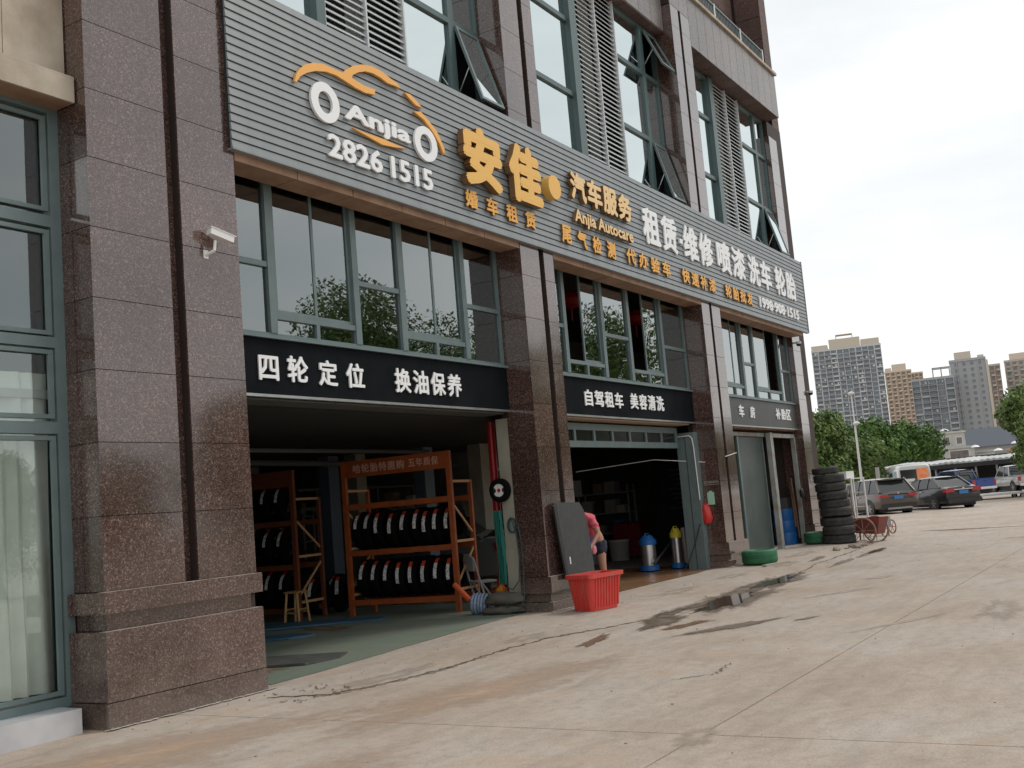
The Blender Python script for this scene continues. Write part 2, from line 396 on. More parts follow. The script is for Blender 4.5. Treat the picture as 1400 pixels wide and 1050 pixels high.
slab(33, 63, -5.3, 13, 2, 2)
slab(63, 220, -60, 60, 2, 2)
slab(-14, 63, 13, 60, 2, 2); slab(-14, 63, -60, -19, 2, 2)
slab(-90, -14, -60, 60, 2, 2)

def jag(pts, wd, z=.005, seg=14, amp=.03, rnd=None):
    """thin irregular ribbon along pts"""
    rr = random.Random(rnd or 1); L = []
    for i in range(len(pts)-1):
        for k in range(seg):
            t = k/seg; L.append(Vector((*pts[i], 0)).lerp(Vector((*pts[i+1], 0)), t))
    L.append(Vector((*pts[-1], 0))); vs = []; fs = []
    for i, p in enumerate(L):
        d = (L[min(i+1, len(L)-1)]-L[max(0, i-1)]).normalized(); n_ = Vector((-d.y, d.x, 0))
        c = p+n_*rr.uniform(-amp, amp); w_ = wd*rr.uniform(.3, 1.3)/2
        for s_ in (-1, 1):
            q = c+n_*s_*w_; vs.append((q.x, q.y, gz(q.x, q.y)+z))
    for i in range(len(L)-1): fs.append((2*i, 2*i+1, 2*i+3, 2*i+2))
    return MB().add(vs, fs)
CRK = mat('crack_dirt', (.06, .045, .03), .95, col2=(.16, .12, .08), scale=14)
cr_ = part('crack', jag([(7.8,-.45),(8.0,-1.05),(8.6,-1.25),(9.5,-1.38),(10.7,-1.32),(11.6,-1.42),(12.4,-1.72),(13.4,-2.0)], .05, rnd=4), CRK, gnd)
part('crack', jag([(7.9,-.95),(8.05,-1.12),(8.6,-1.27),(9.5,-1.40),(10.4,-1.34)], .085, z=.0035, amp=.03, rnd=9, seg=22), mat('crack_rubble', (.17, .115, .075), .95, col2=(.32, .25, .18), scale=16), gnd)
part('mortar_bead', jag([(6.2,-.10),(6.25,-.125),(7.2,-.12),(8.2,-.12),(8.3,-.08)], .05, z=.012, amp=.015, rnd=3, seg=24), mat('pale_mortar', (.50, .46, .41), .9, col2=(.38, .33, .28), scale=12), gnd)
part('mortar_bead', jag([(13.95,-.09),(14.1,-.10),(15.0,-.10),(15.3,-.08)], .06, z=.012, amp=.015, rnd=4), MATS['pale_mortar'], gnd)
part('mortar_bead', jag([(21.4,-.09),(22.0,-.10),(22.8,-.09)], .07, z=.012, amp=.015, rnd=5), MATS['pale_mortar'], gnd)
part('crack', jag([(16.5,-2.0),(19,-2.1),(22,-1.7),(25,-1.6),(28,-1.4)], .035, rnd=5), CRK, gnd)
part('crack', jag([(9.0,-4.2),(9.3,-4.5),(9.9,-4.4)], .015, rnd=6), CRK, gnd)

def puddle(cx, cy, rx, ry, rot, seed, m, name='puddle', z=.006, n=72):
    vs = [(cx, cy, gz(cx, cy)+z)]; at = [0.0]; fs = []; RN = (.35, .6, .8, .92, 1.0)
    for q in RN:
        for i in range(n):
            t = 2*math.pi*i/n
            k = 1+.55*noise.noise(Vector((math.cos(t)*1.6+seed*7, math.sin(t)*1.6, seed)))+.3*noise.noise(Vector((math.cos(t)*5+seed, math.sin(t)*5, 3)))
            a, b = rx*k*q*math.cos(t), ry*k*q*math.sin(t)
            x = cx+a*math.cos(rot)-b*math.sin(rot); y = cy+a*math.sin(rot)+b*math.cos(rot); vs.append((x, y, gz(x, y)+z)); at.append(q)
    for i in range(n): fs.append((0, i+1, (i+1) % n+1))
    for r_ in range(len(RN)-1):
        for i in range(n): a = 1+r_*n; fs.append((a+i, a+(i+1) % n, a+n+(i+1) % n, a+n+i))
    me = MB().add(vs, fs).mesh(name, m); k = me.attributes.new('rim', 'FLOAT', 'POINT')
    for i, v in enumerate(at): k.data[i].value = v
    return solo(name, me, None, None, None, kind='structure')
def soft(m, a, b):
    """let the stain die away towards its rim"""
    n = m.node_tree.nodes; l = m.node_tree.links; bs = n['Principled BSDF']
    at = n.new('ShaderNodeAttribute'); at.attribute_name = 'rim'; g = n.new('ShaderNodeNewGeometry')
    x = n.new('ShaderNodeTexNoise'); x.inputs['Scale'].default_value = 7; x.inputs['Detail'].default_value = 8; x.inputs['Roughness'].default_value = .65; l.new(g.outputs['Position'], x.inputs['Vector'])
    ad = n.new('ShaderNodeMath'); ad.operation = 'MULTIPLY_ADD'; ad.inputs[1].default_value = .9; l.new(x.outputs[0], ad.inputs[0]); l.new(at.outputs['Fac'], ad.inputs[2])
    mr = n.new('ShaderNodeMapRange'); mr.inputs[1].default_value = a; mr.inputs[2].default_value = b; mr.inputs[3].default_value = 1; mr.inputs[4].default_value = 0
    l.new(ad.outputs[0], mr.inputs[0]); l.new(mr.outputs[0], bs.inputs['Alpha'])
WET = mat('wet_concrete', (.135, .098, .068), .35, col2=(.20, .155, .115), scale=5, spec=.5, rough2=.5)
WTR = mat('puddle_water', (.075, .058, .042), .06, spec=.6)
MUDW = mat('muddy_wet', (.14, .085, .05), .45, col2=(.20, .13, .08), scale=8)
soft(WET, .95, 1.35); soft(MUDW, 1.0, 1.3); soft(WTR, 1.15, 1.32)

# ------------------------------------------------------------------ the building
B = thing('commercial_building', 'brown granite commercial building with shop openings and tall glazed upper floors', 'building', (18, 6, 0))
def bp(name, mb, m, parent=None, **k): return part(name, mb, m, parent or B, world=True, **k)

slab_cache = {}
def gslab(parent, x0, x1, y0, y1, z0, z1, m=GR):
    """one stone slab, sharing mesh data between equal sizes; parent is a mesh in the building's frame"""
    key = (round(x1-x0, 3), round(y1-y0, 3), round(z1-z0, 3), m.name)
    if key not in slab_cache: slab_cache[key] = MB().box(0, key[0], 0, key[1], 0, key[2]).mesh('granite_slab', m)
    o = bpy.data.objects.new('granite_slab', slab_cache[key]); COL.objects.link(o); o.parent = parent
    L = Vector((x0, y0, z0))
    o.location = L-Vector(parent.location) if parent.type == 'EMPTY' else L
    return o
ZJ = [1.188+.672*i for i in range(-2, 30)]
G_ = .007
def pillar(x0, x1, g0, g1, ztop, zbase, base2=True, yf=0.0, ydep=.5, start=.0):
    core = MB().box(x0+.02, x1-.02, yf+.13, yf+ydep+.1, start, ztop); core.box(x0+.02, g0-.005, yf+.02, yf+.13, start, ztop); core.box(g1+.005, x1-.02, yf+.02, yf+.13, start, ztop)
    P = bp('pillar', core, GRD)
    for z in ZJ:
        a, b_ = max(z, zbase), min(z+.672, ztop)
        if b_-a < .05: continue
        gslab(P, x0, g0-G_/2, yf, yf+.02, a+G_/2, b_-G_/2)
        gslab(P, g1+G_/2, x1, yf, yf+.02, a+G_/2, b_-G_/2)
        gslab(P, x0, x0+.02, yf+.021, yf+ydep-.01, a+G_/2, b_-G_/2)
        gslab(P, g0-.006, g1+.006, yf+.115, yf+.129, a+G_/2, b_-G_/2)
    return P
P1 = pillar(6.33, 8.19, 7.26, 7.42, 9.5, 1.188)
P2 = pillar(14.15, 15.18, 14.72, 14.87, 13.1, .58)
P3 = pillar(21.58, 22.65, 22.02, 22.15, 12.42, .58)
# stepped bases, with dust lying on their top edges
DUST = mat('ledge_dust', (.40, .35, .30), .95, col2=(.24, .19, .16), scale=9)
def base(P, x0, x1, lv, seam=()):
    """lv: list of (z0,z1,proud)"""
    for z0, z1, pr in lv:
        xs = [x0-pr]+[s for s in seam if z1 < .9]+[x1+pr if pr < .1 or True else x1]
        for i in range(len(xs)-1):
            gslab(P, xs[i]+(G_/2 if i else 0), xs[i+1]-(G_/2 if i < len(xs)-2 else 0), -pr-.02, .415 if x0 < 7 else .47, z0, z1)
        if pr > .03 and z1 > .3 or (pr > .03 and x0 > 7): gslab(P, x0-pr+.002, x1+pr-.002, -pr-.018, .0, z1+.0005, z1+.003, DUST)
base(P1, 6.33, 8.10, [(-.04, .225, .075), (.232, .84, .07), (.846, .99, -.012), (.995, 1.185, .075)])
for P, a, b_ in ((P2, 14.15, 15.18), (P3, 21.58, 22.65)):
    base(P, a, b_, [(-.04, .20, .045), (.206, .33, -.008), (.336, .577, .045)])
# end pier: grey strip and rough dark strip running on up the tower
pc = MB().box(28.85, 30.05, .34, 1.5, 0, 11.78); pc.box(29.55, 30.05, .40, 1.5, 11.78, 40)
P4 = bp('pillar', pc, GRD)
for z in [.58+.672*i-.672*0 for i in range(0, 58)]:
    if z < 11.2: gslab(P4, 28.80, 29.46, .30, .32, z+G_/2, z+.672-G_/2); gslab(P4, 28.80, 28.82, .321, .9, z+G_/2, z+.672-G_/2)
    if z < 38: gslab(P4, 29.50, 30.09, .36, .38, z+G_/2, z+.672-G_/2, GRR)
for z0, z1, pr in ((-.04, .25, .045), (.256, .33, 0), (.336, .577, .045)): gslab(P4, 28.8-pr, 30.1, .30-pr, .5, z0, z1)

# structure behind: floors, walls (garage ground floor, upstairs room, upper floors)
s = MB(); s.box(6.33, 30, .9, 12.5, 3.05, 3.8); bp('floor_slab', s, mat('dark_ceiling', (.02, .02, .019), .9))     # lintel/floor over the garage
s = MB(); s.box(5, 30, .95, 12.5, 5.98, 6.6); bp('floor_slab', s, INW)
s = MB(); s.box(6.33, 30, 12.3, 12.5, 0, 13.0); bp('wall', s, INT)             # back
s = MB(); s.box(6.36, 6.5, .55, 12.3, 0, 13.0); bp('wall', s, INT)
s = MB(); s.box(29.9, 30.05, 1.5, 12.3, 0, 13.0); bp('wall', s, GRR)
s = MB(); s.box(6.5, 29.9, 5.2, 5.3, 3.8, 5.98); bp('wall', s, mat('upstairs_wall', (.20, .17, .14), .9))
s = MB(); s.box(6.33, 30, .95, 12.5, 12.8, 13.0); bp('roof', s, INW)
s = MB(); s.box(6.4, 29.9, 3.2, 3.3, 6.6, 12.8); bp('wall', s, mat('office_wall', (.25, .26, .25), .9))
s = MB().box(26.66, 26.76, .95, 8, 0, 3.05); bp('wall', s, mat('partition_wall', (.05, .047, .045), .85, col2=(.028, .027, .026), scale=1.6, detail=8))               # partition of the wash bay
# inner cream columns beside the granite returns
for x0 in (14.15, 21.58):
    pass
s = MB(); s.box(14.16, 14.9, .505, .72, .0, 3.03); bp('inner_column', s, CRM)
s = MB(); s.box(22.62, 23.1, .36, .70, 0, 3.03); bp('inner_column', s, CRM)
s = MB(); s.box(8.0, 8.17, .60, 1.0, 0, 3.03); bp('inner_column', s, CRM)

# garage ground paint (concrete inside the shop is painted)
fl = MB(); fl.add([(8.2, .16, gz(8.2, .16)+.004), (14.15, .5, gz(14.1, .5)+.004), (15.3, .62, gz(15.3, .62)+.004), (15.3, 12.2, .064), (6.5, 12.2, .005), (6.5, .6, .004), (8.2, .6, .004)], [(0, 1, 2, 3, 4, 5, 6)])
vs = []; fs = []; nx, ny = 24, 12
for j in range(ny+1):
    for i in range(nx+1):
        x = 6.5+(15.9-6.5)*i/nx; y0 = .62 if x < 8.2 else .12+.05*(x-8.2)+.03*noise.noise(Vector((x*2, 0, 0)))
        y = y0+(12.2-y0)*j/ny; vs.append((x, y, gz(x, y)+.005))
for j in range(ny):
    for i in range(nx): fs.append((j*(nx+1)+i, j*(nx+1)+i+1, (j+1)*(nx+1)+i+1, (j+1)*(nx+1)+i))
bp('painted_floor', MB().add(vs, fs), mat('green_floor_paint', (.15, .19, .15), .6, col2=(.22, .235, .185), scale=1.6, detail=8, rough2=.4))
s = MB(); vs = []; fs = []
for j in range(9):
    for i in range(13):
        x = 15.95+(22.65-15.95)*i/12; y0 = .25+.15*noise.noise(Vector((x*1.3, 5, 0))); y = y0+(12.2-y0)*j/8; vs.append((x, y, gz(x, y)+.005))
for j in range(8):
    for i in range(12): fs.append((j*13+i, j*13+i+1, (j+1)*13+i+1, (j+1)*13+i))
bp('painted_floor', MB().add(vs, fs), mat('wet_orange_floor', (.20, .085, .035), .35, col2=(.28, .17, .09), scale=1.3, detail=7, rough2=.22))

# ---- stone soffit beams above the shop windows, behind the sign
def soffit(x0, x1):
    S = bp('soffit', MB().box(x0, x1, .02, .38, 5.66, 6.3), GRD)
    n = max(1, round((x1-x0)/1.02)); wv = (x1-x0)/n
    for i in range(n):
        gslab(S, x0+i*wv+G_, x0+(i+1)*wv-G_, 0.0, .019, 5.625, 6.0, SOF)
        gslab(S, x0+i*wv+G_, x0+(i+1)*wv-G_, .02, .375, 5.63, 5.658, SOF)
soffit(8.2, 14.14); soffit(15.19, 21.57); soffit(22.66, 28.79)

# ---- shop windows
def pane(parent, x0, x1, z0, z1, y, m=GL1): 
    return part('pane', MB().box(x0, x1, y-.004, y+.004, z0, z1), m, parent)
def framebars(mb, bars, y0, y1):
    for (a, b_, c, d) in bars: mb.box(a, b_, y0, y1, c, d)
def shop_window(x0, x1, mul, panes_open=(), zt=5.83, zb=3.8):
    """five lights: fixed, casement pair, fixed, casement pair, fixed"""
    mw = .055; Y0, Y1 = .45, .53
    mb = MB(); xs = [x0]+mul+[x1]
    mb.box(x0, x1, Y0, Y1, zb, zb+.075); mb.box(x0, x1, Y0, Y1, zt-.05, zt)
    mb.box(x0, x1, .38, .45, zb-.005, zb+.03)
    for i, x in enumerate(mul): mb.box(x-mw, x+mw, Y0-.01, Y1, zb+.075, zt-.05)
    mb.box(x0, x0+.06, Y0, Y1, zb+.075, zt-.05); mb.box(x1-.06, x1, Y0, Y1, zb+.075, zt-.05)
    W = bp('window', mb, FRM)
    for i in range(5):
        a = xs[i]+(mw if i else .06); b_ = xs[i+1]-(mw if i < 4 else .06)
        if i % 2 == 0:
            part('transom', MB().box(a, b_, Y0, Y1, 4.655, 4.72), FRM, W)
            pane(W, a, b_, zb+.075, 4.655, .49); pane(W, a, b_, 4.72, zt-.05, .49)
        else:
            mid = (a+b_)/2
            part('transom', MB().box(a, b_, Y0, Y1, 4.05, 4.115).box(mid-.03, mid+.03, Y0, Y1, zb+.075, 4.05), FRM, W)
            pane(W, a, mid-.03, zb+.075, 4.05, .49); pane(W, mid+.03, b_, zb+.075, 4.05, .49)
            for k, (c, d) in enumerate(((a, mid+.02), (mid-.02, b_))):
                if (i, k) in panes_open: continue
                yy = .475+.03*k
                fr = MB(); framebars(fr, [(c, c+.045, 4.115, zt-.05), (d-.045, d, 4.115, zt-.05), (c+.045, d-.045, 4.115, 4.165), (c+.045, d-.045, zt-.1, zt-.05)], yy-.014, yy+.014)
                q = part('sash', fr, FRM, W)
                pane(W, c+.045, d-.045, 4.165, zt-.1, yy)
    return W
shop_window(8.2, 14.14, [9.13, 10.66, 11.63, 13.15])
shop_window(15.19, 21.57, [16.23, 17.68, 18.80, 20.35], panes_open=((1, 0), (3, 0)))
shop_window(22.66, 28.79, [23.75, 25.09, 25.94, 27.92], panes_open=((3, 1),))

# ---- upper floor glazing
ZT, ZB = 11.78, 7.2
def louvre(x0, x1):
    L = bp('louvre', MB().box(x0, x0+.03, .40, .50, ZB, ZT).box((x0+x1)/2-.015, (x0+x1)/2+.015, .40, .50, ZB, ZT).box(x1-.03, x1, .40, .50, ZB, ZT), LOU)
    w_ = (x1-x0)/2-.05
    me = MB().add([(0,-.030,0),(w_,-.030,0),(w_,.020,.066),(0,.020,.066),(0,-.018,-.004),(w_,-.018,-.004),(w_,.032,.062),(0,.032,.062)],
                  [(0,1,2,3),(7,6,5,4),(0,4,5,1),(1,5,6,2),(2,6,7,3),(3,7,4,0)]).mesh('slat', LOU)
    z = ZB+.3
    while z < ZT-.06:
        for xx in (x0+.033, (x0+x1)/2+.018):
            o = bpy.data.objects.new('slat', me); COL.objects.link(o); o.parent = L; o.location = (xx, .45, z)
        z += .1
    bk = bp('backing_wall', MB().box(x0, x1, .80, .86, ZB, ZT), mat('white_brick_wall', (.42, .43, .42), .8, col2=(.33, .34, .33), scale=3))
    for q in ((x0+x1)/2-.22, x1-.2):
        part('dark_strip', MB().box(q-.16, q+.16, .74, .798, ZB, ZT), DRK, bk)  # raised dark strips stand in for the shaded window openings
def upper_bay(x0, x1, A, Bm, C0, C1, D0, trs, cas):
    """left glass x0..A, thick mullion A..Bm, louvre Bm..C0, glass C0..C1, mullion C1..D0, narrow lights D0..x1"""
    mb = MB(); Y0, Y1 = .44, .54
    mb.box(A, Bm, .38, Y1, ZB, ZT); mb.box(C0, C0+.05, Y0, Y1, ZB, ZT); mb.box(C1, D0, Y0, Y1, ZB, ZT)
    mb.box(x0, x0+.05, Y0, Y1, ZB, ZT); mb.box(x1-.05, x1, Y0, Y1, ZB, ZT)
    zz = [ZB]+list(trs)+[ZT]
    for a, b_ in ((x0+.05, A), (C0+.05, C1), (D0, x1-.05)):
        for t in trs: mb.box(a, b_, Y0, Y1, t-.045, t+.045)
        mb.box(a, b_, Y0, Y1, ZT-.07, ZT)
    W = bp('window', mb, FRD)
    for a, b_ in ((x0+.05, A), (C0+.05, C1), (D0, x1-.05)):
        for i in range(len(zz)-1):
            z0 = zz[i]+(.045 if i else 0); z1 = zz[i+1]-(.045 if i < len(zz)-2 else .07)
            if a == D0 and i in cas:
                if i == 0: z0 = 7.80; part('transom', MB().box(a, b_, .44, .54, 7.73, 7.79), FRD, W); pane(W, a, b_, ZB, 7.73, .49, GL2)
                ang = R(cas[i]); h = z1-z0; w_ = b_-a
                M = Matrix.Translation((a, .44, z1)) @ Matrix.Rotation(-ang, 4, 'X')
                fr = MB(); fr.M = M
                for q in ((0, .05, -h, 0), (w_-.05, w_, -h, 0), (.05, w_-.05, -h, -h+.05), (.05, w_-.05, -.05, 0)): fr.box(q[0], q[1], -.03, .01, q[2], q[3])
                part('sash', fr, FRM, W)
                gp = MB(); gp.M = M; gp.box(.05, w_-.05, -.014, -.006, -h+.05, -.05); part('pane', gp, GL2, W)
                st = MB(); pt = M @ Vector((.02, 0, -h*.55)); st.bar((a+.02, .45, z1-h*.8), pt, .015, .015); part('stay', st, STL, W)
            else: pane(W, a, b_, z0, z1, .49, GL2)
upper_bay(8.2, 14.14, 10.17, 10.34, 12.12, 13.31, 13.46, [9.2, 10.67], {0: 17})
upper_bay(15.19, 21.57, 17.37, 17.63, 19.41, 20.72, 20.88, [9.2, 10.67], {0: 15, 2: 24})
upper_bay(22.66, 28.79, 24.62, 24.88, 26.72, 27.95, 28.08, [9.17, 10.67], {0: 15})
louvre(10.34, 12.12); louvre(17.63, 19.41); louvre(24.88, 26.72)
s = MB().box(8.2, 28.79, .42, .9, 6.7, 7.2); bp('spandrel', s, FRD)

# ---- top band: recessed over the middle bays, flush grey stone over the right bay
bb = bp('top_band', MB().box(8.2, 14.14, .22, .9, 11.8, 13.0).box(15.19, 21.57, .22, .9, 11.8, 13.0).box(22.17, 28.95, .02, .9, 11.84, 13.02).box(21.6, 22.17, .02, .9, 12.45, 13.02), GRD)
for a, b_ in ((8.2, 14.14), (15.19, 21.57)):
    n = 10; wv = (b_-a)/n
    for i in range(n):
        gslab(bb, a+i*wv+G_, a+(i+1)*wv-G_, .20, .219, 11.82, 13.0, GRL); gslab(bb, a+i*wv+G_, a+(i+1)*wv-G_, .20, .5, 11.78, 11.798, GRR)
x = 22.66; n = 12; wv = (28.96-22.66)/n
for i in range(n):
    gslab(bb, x+i*wv+G_, x+(i+1)*wv-G_, 0, .019, 11.80, 13.02, GRL); gslab(bb, x+i*wv+G_, x+(i+1)*wv-G_, .02, .5, 11.80, 11.838, GRR)
gslab(bb, 22.16, 22.65, 0, .019, 12.43, 13.02, GRL); gslab(bb, 21.58, 22.15, 0, .019, 12.43, 13.02, GRL)
cp = bp('coping', MB(), None)
for i in range(14):
    a = 14.0+i*1.08; b_ = min(a+1.07, 29.0)
    if b_ > a: part('coping_stone', MB().box(a, b_, -.06, .3, 13.025, 13.10), BEI, cp)
# balcony railing
rl = bp('railing', MB().box(14, 28.55, .12, .17, 13.62, 13.66).box(14, 28.55, .125, .165, 13.16, 13.19), FRM)
me = MB().box(-.01, .01, -.01, .01, 0, .43).mesh('baluster', FRM); mp_ = MB().box(-.03, .03, -.03, .03, 0, .6).mesh('post', WPA)
x = 21.0
while x < 28.5:
    o = bpy.data.objects.new('baluster', me); COL.objects.link(o); o.parent = rl; o.location = (x, .145, 13.19); x += .11
for x in (21.2, 23.05, 24.9, 26.75, 28.52):
    o = bpy.data.objects.new('post', mp_); COL.objects.link(o); o.parent = rl; o.location = (x, .145, 13.08)
# tower wall behind the balcony
tw = bp('tower_wall', MB().box(10, 29.28, 1.12, 12, 13.0, 40).box(29.28, 29.5, 1.3, 12, 13.0, 40), GRD)
for i in range(9):
    for k in range(16):
        gslab(tw, 24.0+i*.585+G_, 24.0+(i+1)*.585-G_, 1.10, 1.119, 13.1+k*.672+G_, 13.1+(k+1)*.672-G_, GRR)
gslab(tw, 10, 23.99, 1.10, 1.119, 13.1, 24, GRR)

for k in range(16): gslab(tw, 29.50, 29.52, .385, 1.09, 13.1+k*.672+G_, 13.1+(k+1)*.672-G_, GRR)

# ---- left shop front (beyond the first pillar)
s = MB(); Y0, Y1 = .42, .52
s.box(6.22, 6.33, Y0, Y1, .2, 5.78)
for a, b_ in ((.2, .29), (2.65, 2.76), (3.45, 3.55), (4.60, 4.71), (5.72, 5.80)): s.box(-6, 6.22, Y0, Y1, a, b_)
for x in (3.6, .9, -1.8): s.box(x, x+.11, Y0+.003, Y1-.003, .2, 5.78)
LW = bp('window', s, FRM)
for a, b_ in ((3.71, 6.22), (1.01, 3.6), (-1.69, .9), (-6, -1.8)):
    for c, d in ((.29, 2.65), (2.76, 3.45), (3.55, 4.60), (4.71, 5.72)): pane(LW, a, b_, c, d, .475, GL3)
sh = MB()
for c, d in ((4.75, 5.68), (3.57, 4.57), (2.79, 3.43), (.31, 2.63)): framebars(sh, [(6.15, 6.20, c, d), (3.76, 6.15, c, c+.04), (3.76, 6.15, d-.04, d)], .425, .455)
part('sash', sh, FRM, LW)
lg = bp('ledge', MB().box(-6, 6.32, .16, 1.0, 5.80, 5.995), GRD)
for i in range(8):
    a = 6.32-(i+1)*1.02
    gslab(lg, a+G_, a+1.02-G_, .13, .158, 5.765, 6.0, BEI); gslab(lg, a+G_, a+1.02-G_, .16, .46, 5.765, 5.798, SOF)
    gslab(lg, a+G_, a+1.02-G_, .13, .30, 6.001, 6.02, BEI)
bw = bp('wall', MB().box(-6, 6.32, .30, 1.0, 6.0, 12), GRD)
for i in range(8):
    for k in range(4):
        a = 5.68-(i)*1.0; b_ = a+1.0 if i else 6.32
        gslab(bw, a+G_/2, b_-G_/2, .27, .299, 6.03+k*1.4+G_, 6.03+(k+1)*1.4-G_, BEI)
s = MB().box(-6, 6.3, 4.4, 4.5, 0, 6); bp('wall', s, mat('shop_room_wall', (.22, .25, .24), .9))
s = MB().box(-6, 6.3, .6, 4.4, 3.0, 3.08); bp('floor_slab', s, mat('shop_ceiling', (.45, .45, .43), .8))
s = MB().box(-6, 6.3, .6, 4.4, 0.06, .1); bp('painted_floor', s, mat('shop_floor', (.2, .19, .17), .4))
s = MB().box(-6, -5.9, .3, 5, 0, 12); bp('wall', s, BEI)
# marble kerb step
solo('window_step', MB().box(0, 6.13, .10, .415, -.03, .215).box(-6, -.008, .10, .415, -.03, .215), MARB, 'low white marble step under the curtained window at far left', 'step')
# curtain
def curtain(x0, x1, z0, z1, y, name, label, seed, amp=.05):
    n = int((x1-x0)*46); vs = []; fs = []
    for k in range(9):
        zt = z0+(z1-z0)*k/8
        for i in range(n+1):
            t = i/n; x = x0+(x1-x0)*t
            pinch = .5+.5*(1-k/8)
            yy = y+amp*pinch*math.sin(t*(x1-x0)*30+1.3*math.sin(t*9+seed)+.15*k)+.02*noise.noise(Vector((x*5, zt, seed)))
            vs.append((x, yy, zt))
    for k in range(8):
        for i in range(n): fs.append((k*(n+1)+i, k*(n+1)+i+1, (k+1)*(n+1)+i+1, (k+1)*(n+1)+i))
    s = MB().add(vs, fs)
    return solo(name, s, mat('white_curtain', (.80, .82, .78), .85, col2=(.72, .74, .70), scale=3), label, 'curtain', smooth=True)
curtain(5.40, 6.29, .33, 2.72, .66, 'curtain', 'long white pleated curtain behind the lower pane of the left window', 1)
curtain(5.80, 6.28, 2.78, 3.24, .64, 'curtain', 'short white curtain in the small pane above the long one', 2, .035)
curtain(3.9, 5.0, .33, 2.72, .86, 'curtain', 'white curtain panel further left behind the left window', 3)

# ---- garage door heads and doors
dh = MB(); dh.box(15.19, 21.3, .74, .82, 2.62+.0, 2.735); dh.box(15.19, 21.3, .74, .82, 2.93, 3.05)
for i in range(9): x = 15.25+i*.745; dh.box(x, x+.07, .745, .815, 2.735, 2.93)
DH = bp('door_head', dh, FRM)
part('pane', MB().box(15.2, 21.3, .775, .785, 2.735, 2.93), mat('dark_glass', (.01, .012, .012), .1), DH)
s = MB()
for i in range(6): s.box(15.19+i*1.04, 15.19+(i+1)*1.04-.012, .49, .85, 3.09, 3.11)
bp('lintel_soffit', s, mat('tan_soffit', (.42, .31, .21), .7))
s = MB()
for i in range(6): s.box(8.2+i*.98, 8.2+(i+1)*.98-.012, .49, .92, 3.09, 3.11)
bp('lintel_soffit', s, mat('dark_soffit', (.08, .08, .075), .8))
s = MB()
for i in range(6): s.box(22.66+i*1.02, 22.66+(i+1)*1.02-.012, .49, .92, 3.09, 3.11)
bp('lintel_soffit', s, SOF)
rd = bp('door_panel', MB().box(21.36, 21.575, .40, .80, .05, 2.93), FRM, label='blue grey folded shutter panel at the right of the middle opening')
part('seam', MB().box(21.352, 21.358, .60, .61, .06, 2.9), DRK, rd)
# wash bay doors
part_post = bp('door_frame', MB().box(26.66, 26.86, .50, .62, .02, 3.02).box(22.66, 28.78, .66, .74, 2.93, 3.02).box(28.66, 28.78, .52, .62, .02, 2.93).box(26.86, 28.66, .50, .6, 2.90, 3.0), mat('weathered_frame', (.28, .30, .29), .6, col2=(.22, .16, .11), scale=4, lo=.45, hi=.7))
for a, b_, y, lb in ((24.75, 26.64, .72, 'grey sliding door leaf nearest the post'), (22.82, 24.9, .85, 'dark sliding door leaf beside the pillar')):
    d = bp('door_leaf', MB().box(a, b_, y, y+.05, .03, 2.92), DOORM, label=lb)
    part('stile', MB().box(a, a+.09, y-.03, y, .03, 2.92), FRM, d); part('stile', MB().box(b_-.05, b_, y-.02, y, .03, 2.92), FRM, d)
s = MB().box(29.6, 29.7, .9, 6, 0, 3.04); bp('wall', s, mat('pinkish_plaster', (.30, .235, .20), .85, col2=(.22, .15, .12), scale=1.5))
s = MB().box(29.2, 29.5, .75, .95, 0, 3.0); bp('wall', s, mat('red_brown_timber', (.09, .045, .035), .8))

# interior pieces of the garage that show: light upper wall, posts, duct, mezzanine rail
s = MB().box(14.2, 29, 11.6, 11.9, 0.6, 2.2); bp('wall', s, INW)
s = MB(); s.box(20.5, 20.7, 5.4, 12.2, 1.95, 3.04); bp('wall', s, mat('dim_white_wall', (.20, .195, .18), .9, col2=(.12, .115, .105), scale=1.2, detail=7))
for x, y in ((17.6, 6.5), (19.0, 4.3), (24.0, 8.3), (17.5, 9.5)):
    bp('inner_column', MB().box(x-.16, x+.16, y-.16, y+.16, 0, 3.05), CRM)
s = MB(); s.box(15.5, 21, 7.0, 7.06, 1.95, 2.02); s.box(15.5, 21, 7.0, 7.06, 2.35, 2.40)
for i in range(9): s.box(15.6+i*.66, 15.65+i*.66, 7.0, 7.06, 2.02, 2.35)
bp('inner_rail', s, MATS['darkened_pipe'] if 'darkened_pipe' in MATS else mat('dark_grey_rail', (.09, .09, .085), .8))  # dark grey close to the ceiling pipe colour
s = MB().cyl((9.5, 4.0, 2.72), (20.0, 5.5, 2.72), .05, n=8).cyl((9.5, 3.2, 2.8), (16.0, 3.4, 2.8), .035, n=8); bp('ceiling_pipe', s, mat('darkened_pipe', (.07, .07, .065), .8))  # grey darkened so the pipes do not show bright in the garage

# ------------------------------------------------------------------ main sign
SG = thing('shop_sign', 'long grey slatted sign board carrying yellow and white characters across the front', 'sign', (18, 0, 5.64))
X0, X1, S0, S1 = 8.115, 29.16, 5.735, 7.72
K_ = 1.0238      # lettering was measured on a plane 0.2 m nearer the street than the finished board
def sface(Y): return lambda a, b, d: Vector((a*K_, Y-d, 1.6+(b-1.6)*K_))
sgb = part('backing', MB().box(X0+.01, X1-.01, -.045, -.001, S0+.01, S1-.01), SLD, SG, world=True)
ns = 20; ph = (S1-S0)/ns
sm_ = MB().add([(0,-.03,.0),(X1-X0,-.03,.0),(X1-X0,0,.0),(0,0,.0),(0,-.018,ph-.012),(X1-X0,-.018,ph-.012),(X1-X0,0,ph-.012),(0,0,ph-.012)],
               [(0,3,2,1),(4,5,6,7),(0,1,5,4),(1,2,6,5),(2,3,7,6),(3,0,4,7)]).mesh('slat', SLT)
